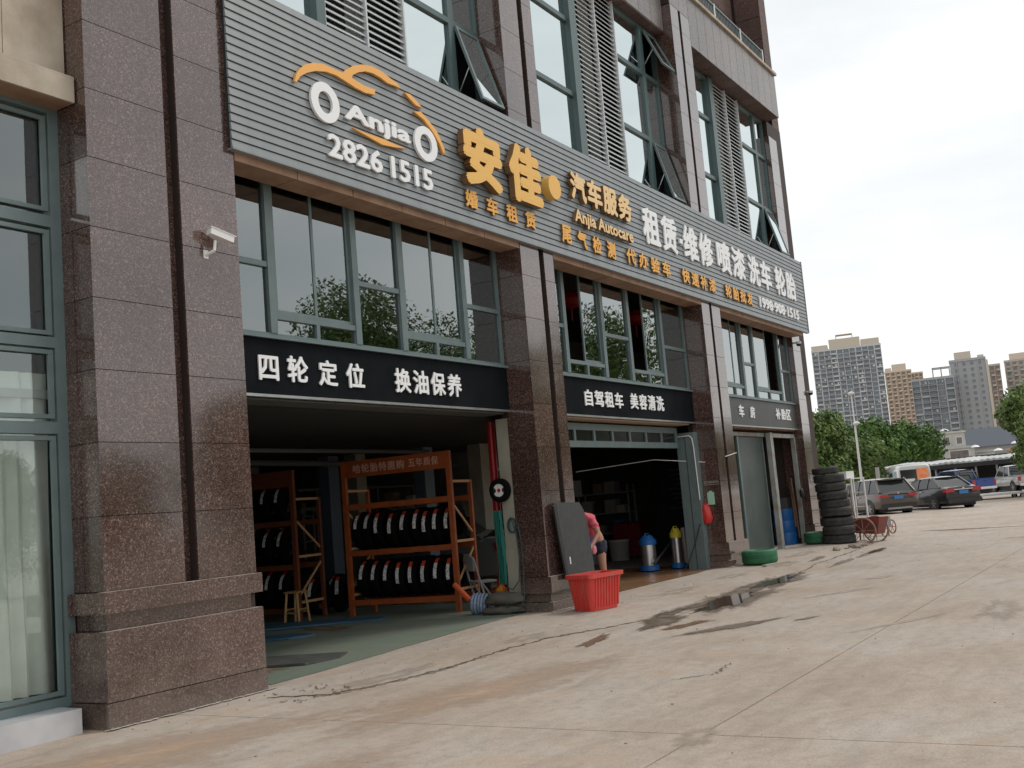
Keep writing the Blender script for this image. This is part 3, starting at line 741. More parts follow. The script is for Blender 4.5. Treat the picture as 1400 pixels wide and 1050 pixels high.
for i in range(ns):
    o = bpy.data.objects.new('slat', sm_); COL.objects.link(o); o.parent = SG; o.location = (X0-18, -.046, S0+i*ph-5.64)
part('edge_trim', MB().box(X1-.01, X1+.02, -.085, -.001, S0, S1), SLT, SG, world=True)
part('edge_trim', MB().box(X0, X1, -.08, -.001, S0-.02, S0-.002), SLT, SG, world=True)
F = sface(-.078); FT = .035
cjk('婚车租赁', row(12.15, 14.30, 4, 5.86, 6.12, .58), SG, F, FT, ORL, YES, bold=.035)
cjk('尾气检测', row(14.90, 17.05, 4, 5.82, 6.12, .60), SG, F, FT, ORL, YES, bold=.035)
cjk('代办验车', row(17.32, 19.42, 4, 5.84, 6.13, .74), SG, F, FT, ORL, YES, bold=.035)
cjk('快速补漆', row(19.88, 21.80, 4, 5.84, 6.13, .80), SG, F, FT, ORL, YES, bold=.035)
cjk('轮胎批发', row(22.28, 24.12, 4, 5.84, 6.13, .80), SG, F, FT, ORL, YES, bold=.035)
cjk('安佳', [(12.16, 13.16, 6.16, 7.06), (13.36, 14.32, 6.17, 7.10)], SG, sface(-.11), .10, YEL, YES, bold=.055)
dm_ = MB().cyl((15.08, -.07, 6.76), (15.08, -.21, 6.76), .20, n=28)
part('dot', dm_, YEL, SG, world=True)
cjk('汽车服务', row(15.34, 17.70, 4, 6.60, 7.09, .92), SG, sface(-.095), .07, mat('pale_gold_letter', (.82, .56, .25), .4), YES, bold=.04)
latin('Anjia Autocare', 15.44, 17.66, 6.17, 6.46, SG, sface(-.095), .06, MATS['pale_gold_letter'], YES, bold=.03)
cjk('租赁', row(18.22, 19.92, 2, 6.37, 7.09, .9), SG, F, .028, WHT, bold=.032)
part('dot', MB().box(20.45, 20.60, -.118, -.078, 6.76, 6.86), WHT, SG, world=True)
cjk('维修', row(20.16, 21.84, 2, 6.37, 7.09, .9), SG, F, .028, WHT, bold=.032)
cjk('喷漆', row(22.02, 23.86, 2, 6.38, 7.10, .9), SG, F, .028, WHT, bold=.032)
cjk('洗车', row(24.02, 25.72, 2, 6.38, 7.09, .9), SG, F, .028, WHT, bold=.032)
cjk('轮胎', row(25.96, 27.68, 2, 6.38, 7.10, .9), SG, F, .028, WHT, bold=.032)
latin('1998·908·1515', 24.60, 27.66, 5.88, 6.14, SG, F, .03, WHT, bold=.03)
latin('2826', 9.43, 10.44, 5.90, 6.19, SG, F, .03, WHT, bold=.025)
latin('1515', 10.62, 11.51, 5.90, 6.19, SG, F, .03, WHT, bold=.025)
latin('Anjia', 9.77, 11.08, 6.39, 6.67, SG, F, .03, WHT, bold=.035)
def ring(cx, cz, rx, rz, ix, iz, th=.035):
    n = 40; vs = []; fs = []
    for y in (-.078, -.078-th):
        for (a, b_) in ((rx, rz), (ix, iz)):
            for i in range(n): t = 2*math.pi*i/n; vs.append((K_*(cx+a*math.cos(t)), y, 1.6+K_*(cz-1.6+b_*math.sin(t))))
    for i in range(n):
        j = (i+1) % n
        fs += [(2*n+i, 2*n+j, 3*n+j, 3*n+i), (i, j, 2*n+j, 2*n+i), (n+i, 3*n+i, 3*n+j, n+j)]
    return MB().add(vs, fs)
part('logo_wheel', ring(9.42, 6.545, .25, .245, .125, .135), WHT, SG, world=True)
part('logo_wheel', ring(11.41, 6.54, .255, .24, .13, .135), WHT, SG, world=True)
ORG = mat('logo_orange', (.85, .42, .09), .4)
LOGO = [[(8.91,6.65),(8.94,6.74),(9.01,6.83),(9.12,6.92),(9.25,6.98),(9.42,7.02),(9.57,7.02),(9.69,7.02),(9.77,7.02),(9.87,7.1),(9.99,7.18),(10.16,7.25),(10.36,7.29),(10.57,7.28),(10.73,7.24),(10.86,7.22),(10.93,7.17),(10.81,7.17),(10.66,7.16),(10.51,7.19),(10.37,7.2),(10.22,7.18),(10.07,7.12),(9.96,7.05),(9.94,7.01),(10.04,6.99),(10.2,6.98),(10.39,6.99),(10.37,6.92),(10.19,6.89),(10.0,6.9),(9.8,6.93),(9.65,6.95),(9.47,6.94),(9.28,6.89),(9.13,6.82),(9.01,6.74),(8.94,6.65)],[(11.01,7.14),(11.13,7.15),(11.27,7.09),(11.39,7.03),(11.24,7.03),(11.1,7.09)],[(11.19,6.93),(11.34,6.97),(11.51,6.89),(11.68,6.79),(11.78,6.66),(11.84,6.56),(11.81,6.49),(11.73,6.62),(11.58,6.76),(11.41,6.87)],[(9.89,6.36),(10.14,6.36),(10.47,6.37),(10.72,6.36),(10.94,6.36),(10.71,6.32),(10.46,6.29),(10.21,6.32)]]
for poly in LOGO: part('logo_stroke', MB().prism([(K_*a, 1.6+K_*(b_-1.6)) for a, b_ in poly], -.113, -.078), ORG, SG, world=True)

# ------------------------------------------------------------------ fascia signs
def fascia(x0, x1, label, m=BLK):
    T = thing('fascia_sign', label, 'sign', ((x0+x1)/2, .42, 3.12), group='black fascia boards over the garage openings')
    n = 3; wv = (x1-x0)/n
    for i in range(n): part('panel', MB().box(x0+i*wv+.002, x0+(i+1)*wv-.002, .425, .48, 3.15, 3.79), m, T, world=True)
    part('trim', MB().box(x0, x1, .41, .48, 3.115, 3.147), STL, T, world=True)
    return T
KF = 1.053       # lettering was measured on the pillar plane; the boards sit 0.42 m behind it
def FF(a, b, d): return Vector((a*KF, .421-d, 1.6+(b-1.6)*KF))
F1 = fascia(8.2, 14.14, 'black fascia board with eight white characters over the left opening')
cjk('四轮定位', [(8.36, 8.66, 3.21, 3.50), (8.80, 9.13, 3.22, 3.52), (9.31, 9.63, 3.21, 3.51), (9.79, 10.12, 3.21, 3.51)], F1, FF, .018, WHT, bold=.022)
cjk('换油保养', row(10.69, 12.22, 4, 3.20, 3.51, .84), F1, FF, .018, WHT, bold=.022)
F2 = fascia(15.19, 21.57, 'black fascia board with white characters over the middle opening')
cjk('自驾租车', row(15.74, 17.26, 4, 3.225, 3.50, .84), F2, FF, .018, WHT, bold=.022)
cjk('美容清洗', row(17.50, 19.02, 4, 3.235, 3.52, .84), F2, FF, .018, WHT, bold=.022)
F3 = fascia(22.66, 28.79, 'dark grey fascia board with small white characters over the right wash bay', mat('charcoal_fascia', (.04, .045, .045), .4, col2=(.055, .06, .06), scale=2))
cjk('洗车房', [(22.12, 22.50, 3.25, 3.51), (23.10, 23.42, 3.25, 3.53), (23.84, 24.14, 3.25, 3.52)], F3, FF, .018, WHT, bold=.022)
cjk('补胎区', row(25.66, 26.86, 3, 3.27, 3.54, .86), F3, FF, .018, WHT, bold=.022)

# ------------------------------------------------------------------ cameras on the wall
T = thing('security_camera', 'white bullet security camera on a bracket at the first granite pillar', 'camera', (7.72, 0, 4.5))
part('wall_plate', MB().box(-.03, .03, -.012, -.0, -.05, .04), WPA, T)
part('bracket', MB().cyl((0, -.01, -.01), (.03, -.10, .02), .018).cyl((.03, -.10, .02), (.05, -.10, .13), .016), WPA, T)
c_ = MB(); c_.M = Matrix.Translation((.10, -.12, .19)) @ Matrix.Rotation(R(14), 4, 'Y') @ Matrix.Rotation(R(-10), 4, 'Z')
c_.box(-.13, .15, -.04, .04, -.035, .035); part('housing', c_, WPA, T)
c2 = MB(); c2.M = c_.M; c2.box(-.14, .17, -.047, .047, .036, .044); part('sun_shield', c2, WPA, T)
c3 = MB(); c3.M = c_.M; c3.cyl((.150, 0, 0), (.163, 0, 0), .032, n=16); part('lens', c3, DRK, T)
def dome(x, y, z, label):
    T = thing('dome_camera', label, 'camera', (x, y, z), group='dome cameras on the end pillar')
    part('mount', MB().box(-.05, .05, -.12, .0, .02, .06).cyl((0, -.12, .0), (0, -.12, .06), .07), WPA, T)
    part('dome', MB().lathe([(.065, 0), (.06, -.035), (.04, -.06), (.0, -.07)], 16, c=(0, -.12, 0)), DRK, T, smooth=True)
dome(28.95, .30, 5.45, 'upper small dome camera on the end pillar just under the long sign')
dome(29.75, .36, 4.15, 'lower small dome camera on the dark edge of the end pillar')

# ------------------------------------------------------------------ tyres
def tyre_mb(r=.32, w=.20, ri=.20, n=28):
    h = w/2; k = .03
    return MB().lathe([(ri, -h*.8), (ri+.03, -h), (r-.05, -h), (r-.012, -h*.82), (r, -h*.55), (r, -h*.2), (r-.006, -h*.17), (r-.006, -h*.08), (r, -h*.05), (r, h*.05), (r-.006, h*.08), (r-.006, h*.17), (r, h*.2), (r, h*.55), (r-.012, h*.82), (r-.05, h), (ri+.03, h), (ri, h*.8)], n, 'y', closed=False)
STW = mat('tyre_label_white', (.80, .80, .78), .6, col2=(.40, .40, .40), scale=30, lo=.45, hi=.6)
STR = mat('tyre_label_red', (.60, .07, .03), .5)
def rack(name, label, loc, rz, L=2.02, D=.72, Hh=2.6, beams=(.22, 1.04, 1.82), text=True, matr=ORA, tilt=True):
    """local: rack long side along x, front at y=0 (faces -y), depth to +y"""
    T = thing(name, label, 'rack', loc, rz, group='orange steel tyre racks')
    for x in (0, L):
        part('upright', MB().box(x-.04, x+.04, -.035, .035, 0, Hh), matr, T)
        part('upright', MB().box(x-.03, x+.03, D-.03, D+.03, 0, 2.12), matr, T)
        br = MB()
        for z in (.35, 1.12, 2.1): br.box(x-.02, x+.02, .035, D-.03, z-.02, z+.02)
        br.bar((x, .03, 1.75), (x, D-.03, 1.25), .02, .035); br.bar((x, .03, .45), (x, D-.03, 1.0), .02, .035)
        part('brace', br, mat('pale_orange_steel', (.55, .30, .13), .5), T)
    for z in beams:
        for y in (0, D): part('beam', MB().box(.04, L-.04, y-.025, y+.025, z-.045, z+.045), matr, T)
    hd = part('header_panel', MB().box(.04, L-.04, -.03, -.01, Hh-.28, Hh), matr, T)
    if text:
        me_toW = lambda a, b_, d: Vector((a, -.031-d, b_))
        tm = mat('faded_header_text', (.62, .36, .27), .6)
        cjk('哈轮胎特惠购', row(.20, 1.22, 6, Hh-.215, Hh-.065, .88), hd, me_toW, .006, tm, bold=.02, world=False)
        cjk('五年质保', row(1.28, 1.86, 4, Hh-.205, Hh-.065, .88), hd, me_toW, .006, tm, bold=.02, world=False)
    return T
RX, RY, RROT = 14.20, 3.90, math.atan2(1.92-3.90, 14.47-14.20)
rack('tyre_rack', 'orange tyre rack with lettered header panel standing just inside the left opening', (RX, RY, gz(RX, RY)+.006), RROT)
ty = thing('tyre', 'first', 'tyre', group='new tyres on the orange rack')
part('tread', tyre_mb(.325, .19), TYN, ty, smooth=True)
def sticker(a0, a1, wd, m, r=.3275, off=0):
    vs = []; fs = []; n = 8
    for i in range(n+1):
        t = a0+(a1-a0)*i/n
        for s_ in (-1, 1): vs.append((-r*math.cos(t), off+s_*wd/2, r*math.sin(t)))
    for i in range(n): fs.append((2*i, 2*i+1, 2*i+3, 2*i+2))
    return MB().add(vs, fs)
part('label_strip', sticker(R(2), R(48), .062, STW), STW, ty); part('label_tip', sticker(R(48.5), R(68), .066, STR), STR, ty)
def place_tyre(s_, y_, z_, label, roll=0, first=False):
    # along rack long side
    ca, sa = math.cos(RROT), math.sin(RROT)
    X = RX+ca*s_-sa*y_; Y = RY+sa*s_+ca*y_
    # tyre axis (local y) along rack; local -x faces the street side (rack -y)
    rz = RROT-math.pi/2+math.pi
    rz = RROT+math.pi/2
    o = ty if first else dup(ty, (0, 0, 0), 0, label)
    o.location = (X, Y, z_); o.rotation_euler = (0, random.uniform(-.35, .12) if not first else 0, rz); o['label'] = label
    return o
ordn = ['first', 'second', 'third', 'fourth', 'fifth', 'sixth', 'seventh', 'eighth', 'ninth']
zb_ = gz(RX, RY)
for i in range(8):
    place_tyre(.17+i*.238, .36, zb_+.26+.34+random.uniform(-.01, .01), ordn[i]+' tyre from the left on the lowest shelf of the lettered orange rack', first=(i == 0))
up = [.13, .32, .54, .80, 1.02, 1.27, 1.46, 1.64, 1.86]
for i, s_ in enumerate(up):
    place_tyre(s_, .36+random.uniform(-.02, .03), zb_+1.08+.33+random.uniform(-.02, .02), ordn[i]+' tyre from the left on the middle shelf of the lettered orange rack')
R2X, R2Y = 14.30, 8.0
DO = mat('shaded_orange_steel', (.16, .045, .018), .6)  # orange steel darkened; the shade of the garage is put into the colour
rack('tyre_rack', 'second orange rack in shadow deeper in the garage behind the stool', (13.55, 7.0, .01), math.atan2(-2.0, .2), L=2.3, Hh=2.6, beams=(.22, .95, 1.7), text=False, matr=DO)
ordn2 = ordn
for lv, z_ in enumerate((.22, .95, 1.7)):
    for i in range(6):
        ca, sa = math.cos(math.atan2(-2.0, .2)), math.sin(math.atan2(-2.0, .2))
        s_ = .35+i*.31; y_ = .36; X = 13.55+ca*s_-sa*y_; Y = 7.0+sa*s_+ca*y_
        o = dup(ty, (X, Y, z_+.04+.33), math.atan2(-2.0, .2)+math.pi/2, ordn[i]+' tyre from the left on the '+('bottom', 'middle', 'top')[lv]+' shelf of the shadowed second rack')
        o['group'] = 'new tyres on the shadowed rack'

# outside: stack of worn tyres
tw_ = thing('worn_tyre', 'x', 'tyre', group='worn tyres stacked by the end pillar')
o = part('tread', tyre_mb(.40, .215, .24), TYR, tw_, smooth=True); o.rotation_euler = (R(90), 0, 0)
zt = gz(28, -.7)+.11
sc_ = [1.06, 1.04, 1.05, 1.0, .99, .97, .98, .97, .82]
names = ['lowest worn tyre of the tall black stack', 'second worn tyre up in the tall black stack', 'third worn tyre up in the tall black stack', 'fourth worn tyre up in the tall black stack', 'middle worn tyre, fifth up in the tall black stack', 'sixth worn tyre up in the tall black stack', 'third worn tyre from the top of the black stack', 'wide worn tyre second from the top of the black stack', 'smaller worn tyre on top of the tall black stack']
offs = [(0, 0), (-.05, -.05), (.02, .0), (-.03, -.02), (.03, .02), (-.02, .03), (.0, .06), (-.02, .07), (-.02, .15)]
for i in range(9):
    o = tw_ if i == 0 else dup(tw_, (0, 0, 0), 0, '')
    o['label'] = names[i]; o.location = (28.0+offs[i][0], -.55+offs[i][1], zt); o.rotation_euler = (random.uniform(-.05, .05), random.uniform(-.05, .05), random.random()*6); o.scale = (sc_[i],)*3
    zt += .213*sc_[i]+.006
# green painted tyre planters
def gtyre(x, y, s_, label):
    T = thing('tyre_planter', label, 'planter', (x, y, gz(x, y)+.15*s_+.01), group='green painted tyres lying on the apron')
    T.scale = (s_,)*3
    o = part('rubber', tyre_mb(.37, .29, .24), GTY, T, smooth=True); o.rotation_euler = (R(90), 0, 0)
    part('soil', MB().cyl((0, 0, -.1), (0, 0, .10), .26, n=20), mat('dark_soil', (.05, .04, .03), .95), T)
gtyre(22.02, -.52, 1.0, 'green painted tyre lying at the foot of the third pillar')
gtyre(28.2, .02, 1.02, 'green painted tyre lying in front of the blue barrel')
# ------------------------------------------------------------------ small things bay 1
st = thing('stool', 'small wooden stool by the shadowed rack', 'stool', (13.55, 4.55, .03), R(12))
part('seat', MB().box(-.16, .16, -.13, .13, .52, .55), WOD, st)
for a in (-1, 1):
    for b_ in (-1, 1): part('leg', MB().bar((a*.17, b_*.14, 0), (a*.13, b_*.10, .52), .035, .035), WOD, st)
part('rung', MB().bar((-.155, -.125, .25), (.155, -.125, .25), .03, .025).bar((-.155, .125, .25), (.155, .125, .25), .03, .025).bar((-.155, -.12, .2), (-.155, .12, .2), .03, .025).bar((.155, -.12, .2), (.155, .12, .2), .03, .025), WOD, st)
def floormat(pts, m, label, name='floor_mat'):
    c = Vector((sum(p[0] for p in pts)/len(pts), sum(p[1] for p in pts)/len(pts), 0)); z = gz(c.x, c.y)+.008
    n = len(pts); vs = [(p[0]-c.x, p[1]-c.y, 0) for p in pts]+[(p[0]-c.x, p[1]-c.y, .025) for p in pts]
    solo(name, MB().add(vs, [tuple(range(n-1, -1, -1)), tuple(range(n, 2*n))]+[(i, (i+1) % n, n+(i+1) % n, n+i) for i in range(n)]), m, label, 'mat', (c.x, c.y, z))
BM = mat('blue_mat', (.03, .10, .17), .6, col2=(.05, .13, .20), scale=5)
floormat([(12.3, 4.4), (13.2, 3.3), (13.5, 2.75), (13.9, 2.9), (13.7, 3.7), (13.2, 4.9)], BM, 'blue floor mat nearest the stool')
floormat([(11.0, 3.9), (11.6, 2.9), (12.0, 2.75), (12.1, 3.1), (11.7, 4.1)], BM, 'smaller blue floor mat half hidden by the first pillar')
floormat([(9.2, 1.5), (9.6, .72), (10.1, .62), (10.45, .80), (10.2, 1.5), (9.9, 2.2)], mat('dark_rubber_mat', (.055, .06, .055), .55, col2=(.09, .09, .08), scale=6), 'dark rubber mat nearest the street on the green floor')

rp_ = thing('fire_pipe', 'red vertical fire pipe with wide base inside the left opening', 'pipe', (14.52, 1.05, .06))
part('riser', MB().cyl((0, 0, .35), (0, 0, 2.98), .062, n=14), REDP, rp_, smooth=True)
part('flange', MB().cyl((0, 0, 1.95), (0, 0, 2.03), .078, n=14).cyl((0, 0, .36), (0, 0, .50), .10, n=14), REDP, rp_, smooth=True)
part('foot', MB().box(-.12, .12, -.12, .12, 0, .34), REDP, rp_)
# upstairs red pipe behind the window
rp2 = thing('fire_pipe', 'red pipe seen through the right pane of the left shop window', 'pipe', (13.75, 1.2, 3.81))
part('riser', MB().cyl((0, 0, 0), (0, 0, 2.15), .08, n=14), REDP, rp2, smooth=True)
# hanging wheel decoration
wd_ = thing('display_wheel', 'small black display tyre with silver rim hung on the cream column', 'wheel', (14.10, .70, 1.93), R(90))
part('tyre', tyre_mb(.185, .10, .10, 24), TYN, wd_, smooth=True)
rm = MB().cyl((0, .0, 0), (0, .03, 0), .108, n=20); part('rim', rm, WPA, wd_)
part('spoke_gap', MB().cyl((-.095, .031, 0), (-.095, .036, 0), .04, n=10).cyl((.095, .031, 0), (.095, .036, 0), .04, n=10), DRK, wd_)
part('hub', MB().cyl((0, .031, 0), (0, .042, 0), .028, n=10), REDP, wd_)
# green cloth hanging
n = 14; vs = []; fs = []
for k in range(9):
    for i in range(n+1): vs.append((.04*math.sin(i*1.7+k*.4), i/n*.12*(1+.1*math.sin(k)), -.14*k))
for k in range(8):
    for i in range(n): fs.append((k*(n+1)+i, k*(n+1)+i+1, (k+1)*(n+1)+i+1, (k+1)*(n+1)+i))
solo('green_towel', MB().add(vs, fs), mat('green_cloth', (.01, .13, .10), .85), 'long dark green cloth hanging between red pipe and cream column', 'cloth', (14.08, .70, 1.62), smooth=True)
# hoses on column
hs = MB().tube([(14.12, .56, 1.50), (14.05, .50, 1.45), (14.04, .44, 1.25), (14.05, .42, .9), (14.02, .44, .55), (14.0, .55, .42), (14.02, .64, .45), (14.08, .68, .56)], .009, 6)
hs.tube([(14.12, .50, 1.42), (14.05, .40, 1.36), (14.04, .36, 1.15), (14.04, .36, .7), (14.0, .36, .3), (13.95, .4, .12), (13.9, .5, .1), (13.9, .62, .2), (13.98, .55, .33)], .008, 6)
for q in range(4): hs.tube([(14.10, .52+.07*math.cos(t)+.01*q, 1.38+.11*math.sin(t)) for t in [k*.52+q for k in range(13)]], .008, 6)
solo('air_hose', hs, mat('teal_hose', (.02, .055, .065), .5), 'dark teal air hose coiled on the cream column', 'hose')
# bundle of grey bags/cloth on the floor
def blob(c, rx, ry, rz_, seed, rot=0, ns=18):
    vs = []; fs = []; nn = 10
    for k in range(nn+1):
        ph_ = math.pi*k/nn
        for i in range(ns):
            t = 2*math.pi*i/ns; d = Vector((math.sin(ph_)*math.cos(t), math.sin(ph_)*math.sin(t), math.cos(ph_)))
            q = 1+.22*noise.noise(d*2.2+Vector((seed, 0, 0)))+.08*noise.noise(d*7+Vector((0, seed, 0)))
            x, y, z = d.x*rx*q, d.y*ry*q, max(d.z*rz_*q, -rz_*.8)
            vs.append((c[0]+x*math.cos(rot)-y*math.sin(rot), c[1]+x*math.sin(rot)+y*math.cos(rot), c[2]+z))
    for k in range(nn):
        for i in range(ns): fs.append((k*ns+i, k*ns+(i+1) % ns, (k+1)*ns+(i+1) % ns, (k+1)*ns+i))
    return MB().add(vs, fs)
zz = gz(14, .9)
solo('cloth_roll', blob((0, 0, 0), .33, .13, .11, 2, R(-75)), mat('grey_brown_canvas', (.10, .095, .075), .9, col2=(.07, .065, .05), scale=6), 'grey brown canvas roll leaning by the hose column', 'canvas', (14.0, .72, zz+.22), smooth=True)
solo('cloth_roll', blob((0, 0, 0), .34, .12, .07, 5, R(-75)), MATS['grey_brown_canvas'], 'flat grey canvas bag on the green floor under the rolled one', 'canvas', (13.95, .72, zz+.06), smooth=True)
pbl = MB()
for k in range(5): pbl.lathe([(.15+.012*(k % 2), k*.05), (.165+.012*(k % 2), k*.05+.025), (.15+.012*(k % 2), k*.05+.05)], 16)
pbl.M = None
o = solo('striped_bucket', pbl, mat('blue_white_cloth', (.25, .32, .42), .7, col2=(.16, .22, .32), scale=18, stretch=(1, 1, 5)), 'pale blue ribbed bucket lying on its side by the canvas roll', 'bucket', (14.0, 1.30, zz+.17), smooth=True)
o.rotation_euler = (R(95), 0, R(15))
ps = MB().cyl((0, 0, 0), (.1, .35, .25), .045, n=8); solo('rag', ps, mat('orange_red_rag', (.60, .10, .03), .8), 'orange red rag poking out beside the ribbed bucket', 'rag', (14.15, 1.45, zz+.2))
# orange cone pot by pipe
solo('orange_pot', MB().cyl((0, 0, 0), (0, 0, .12), .06, .10, n=10).cyl((0, 0, .12), (0, 0, .20), .10, .02, n=10), mat('orange_plastic', (.75, .25, .02), .5), 'small orange plastic cone in front of the red pipe foot', 'cone', (14.30, .95, zz+.22))
# folding chair grey
fc = thing('folding_chair', 'grey folding chair behind the ribbed bucket', 'chair', (14.95, 1.75, zz), R(60))
part('frame', MB().tube([(-.2, 0, 0), (-.2, .12, .45), (-.19, .2, .8), (-.1, .22, .88), (.1, .22, .88), (.19, .2, .8), (.2, .12, .45), (.2, 0, 0)], .018, 6), GRY, fc)
part('seat', MB().box(-.19, .19, -.22, .14, .42, .45), GRY, fc); part('backrest', MB().box(-.18, .18, .19, .22, .62, .85), GRY, fc)
for a in (-1, 1): part('leg', MB().bar((a*.21, -.2, 0), (a*.17, .1, .46), .025, .025), GRY, fc)

# dim things that fill the two bays
def shelf_unit(x, y, rz, label, seed, L=1.6, H=2.0, mm=None):
    T = thing('workshop_shelf', label, 'shelf', (x, y, .07), rz, group='shelves standing in the shadow of the garage'); q = random.Random(seed)
    for a in (0, L):
        for b_ in (0, .4): part('post', MB().box(a-.02, a+.02, b_-.02, b_+.02, 0, H), GRY, T)
    for k in range(4): part('shelf_board', MB().box(0, L, 0, .4, .15+k*H*.27, .18+k*H*.27), GRY, T)
    for k in range(4):
        xx = .05
        while xx < L-.3:
            w_ = q.uniform(.14, .34); h = q.uniform(.12, .38); c = q.choice(((.30, .28, .25), (.35, .06, .05), (.06, .12, .25), (.25, .18, .10), (.04, .04, .04), (.40, .40, .36)))
            part('stored_box', MB().box(xx, xx+w_, .05, .36, .181+k*H*.27, .181+k*H*.27+h), mat('stored_%d%d%d' % tuple(int(v*99) for v in c), c, .7), T); xx += w_+q.uniform(.02, .14)
shelf_unit(19.2, 7.6, R(-80), 'grey shelf with boxes deep behind the lettered tyre rack', 1)
shelf_unit(17.2, 9.5, R(-80), 'grey shelf with boxes furthest back in the left bay', 2)
shelf_unit(26.2, 5.9, R(-90), 'grey shelf with boxes against the partition of the middle bay', 3, L=1.5)
shelf_unit(24.5, 7.6, R(-60), 'grey shelf with boxes in the dark corner of the middle bay', 4)
nb_ = thing('notice_board', 'dark board with pale lines of print on the middle bay partition', 'board', (26.64, 2.9, 1.75))
part('panel', MB().box(-.03, 0, -.75, .75, -.6, .75), mat('navy_board', (.035, .04, .05), .5), nb_)
for k in range(9): part('print_line', MB().box(-.034, -.031, -.62+.04*(k % 3), .5-.07*(k % 4), .55-k*.125, .585-k*.125), mat('board_print', (.16, .16, .16), .7), nb_)
tc_ = thing('tool_cabinet', 'red tool cabinet standing against the partition of the middle bay', 'cabinet', (26.3, 4.45, .07))
part('carcass', MB().box(-.3, .3, -.4, .4, .08, .95), mat('dull_red_cabinet', (.22, .02, .02), .45), tc_)
for k in range(5): part('drawer', MB().box(-.318, -.301, -.38, .38, .12+k*.165, .27+k*.165), MATS['dull_red_cabinet'], tc_)
part('worktop', MB().box(-.33, .32, -.42, .42, .951, .98), DRK, tc_)
for i, (x, y) in enumerate(((16.2, 6.0), (16.9, 4.2))):
    lp = thing('lift_post', ('rear', 'front')[i]+' post of the two post car lift behind the tyre rack', 'car lift', (x, y, .06), group='posts of the car lift')
    part('column', MB().box(-.15, .15, -.13, .13, .02, 2.9), mat('lift_blue_grey', (.10, .13, .16), .5), lp); part('foot_plate', MB().box(-.3, .3, -.25, .25, 0, .02), DRK, lp); part('arm', MB().bar((.1, 0, .35), (1.0, .2, .35), .09, .08), MATS['lift_blue_grey'], lp)
dm2 = thing('paint_drum', 'grey drum on a high ledge at the left end of the garage', 'drum', (11.6, 6.6, 2.2)); part('drum', MB().cyl((0, 0, 0), (0, 0, .5), .26, n=18), GRY, dm2, smooth=True); part('ledge', MB().box(-1.2, 1.2, -.4, .4, -.08, -.005), GRY, dm2)
for i, (x, y, z, rz_) in enumerate(((14.6, 5.0, .40, .2), (14.9, 4.75, .40, .5), (15.3, 5.1, .40, 0))):
    o = dup(ty, (x, y, z), rz_, ('left', 'middle', 'right')[i]+' loose tyre standing on the floor between the two orange racks'); o['group'] = 'loose tyres between the racks'

# ------------------------------------------------------------------ cars
def wheel(parent, x, y, r, w=.2, rimm=None):
    W = part('wheel', tyre_mb(r, w, r*.62, 22), TYN, parent, smooth=True, loc=(x, y, r))
    s_ = 1 if y > 0 else -1
    rim = MB().cyl((0, s_*w*.30, 0), (0, s_*w*.36, 0), r*.63, n=18)
    for k in range(6):
        t = k*math.pi/3; rim.bar((r*.1*math.cos(t), s_*w*.42, r*.1*math.sin(t)), (r*.6*math.cos(t), s_*w*.42, r*.6*math.sin(t)), .05, .04)
    rim.lathe([(r*.56, s_*w*.3), (r*.56, s_*w*.47), (r*.63, s_*w*.47)], 18, 'y')
    part('rim', rim, rimm or STL, W)
def ring_pts(w_, zb, zt, cr=.12):
    h = zt-zb
    return [(-w_*.80, zb), (-w_*.97, zb+h*.10), (-w_, zb+h*.40), (-w_*.985, zb+h*.70), (-w_*.93, zb+h*.93), (-w_*.80, zt), (0, zt+.015), (w_*.80, zt), (w_*.93, zb+h*.93), (w_*.985, zb+h*.70), (w_, zb+h*.40), (w_*.97, zb+h*.10), (w_*.80, zb)]
def loft(st):
    vs = []; fs = []; k = None
    for (x, w_, zb, zt) in st:
        q = ring_pts(w_, zb, zt); k = len(q); vs += [(x, y, z) for y, z in q]
    for i in range(len(st)-1):
        for j in range(k): fs.append((i*k+j, i*k+(j+1) % k, (i+1)*k+(j+1) % k, (i+1)*k+j))
    fs += [tuple(range(k)), tuple(range(len(vs)-1, len(vs)-k-1, -1))]
    return MB().add(vs, fs)
GLC = mat('car_glass', (.03, .035, .035), .06, spec=.7)
TLR = mat('tail_light_red', (.45, .015, .02), .2, coat=.6)
PLT = mat('blue_plate', (.05, .20, .48), .4)
CHR = mat('chrome', (.75, .75, .76), .12, metal=1)
def paint(name, c, c2=None): return mat(name, c, .28, metal=.25, coat=.9, col2=c2, scale=1.5)
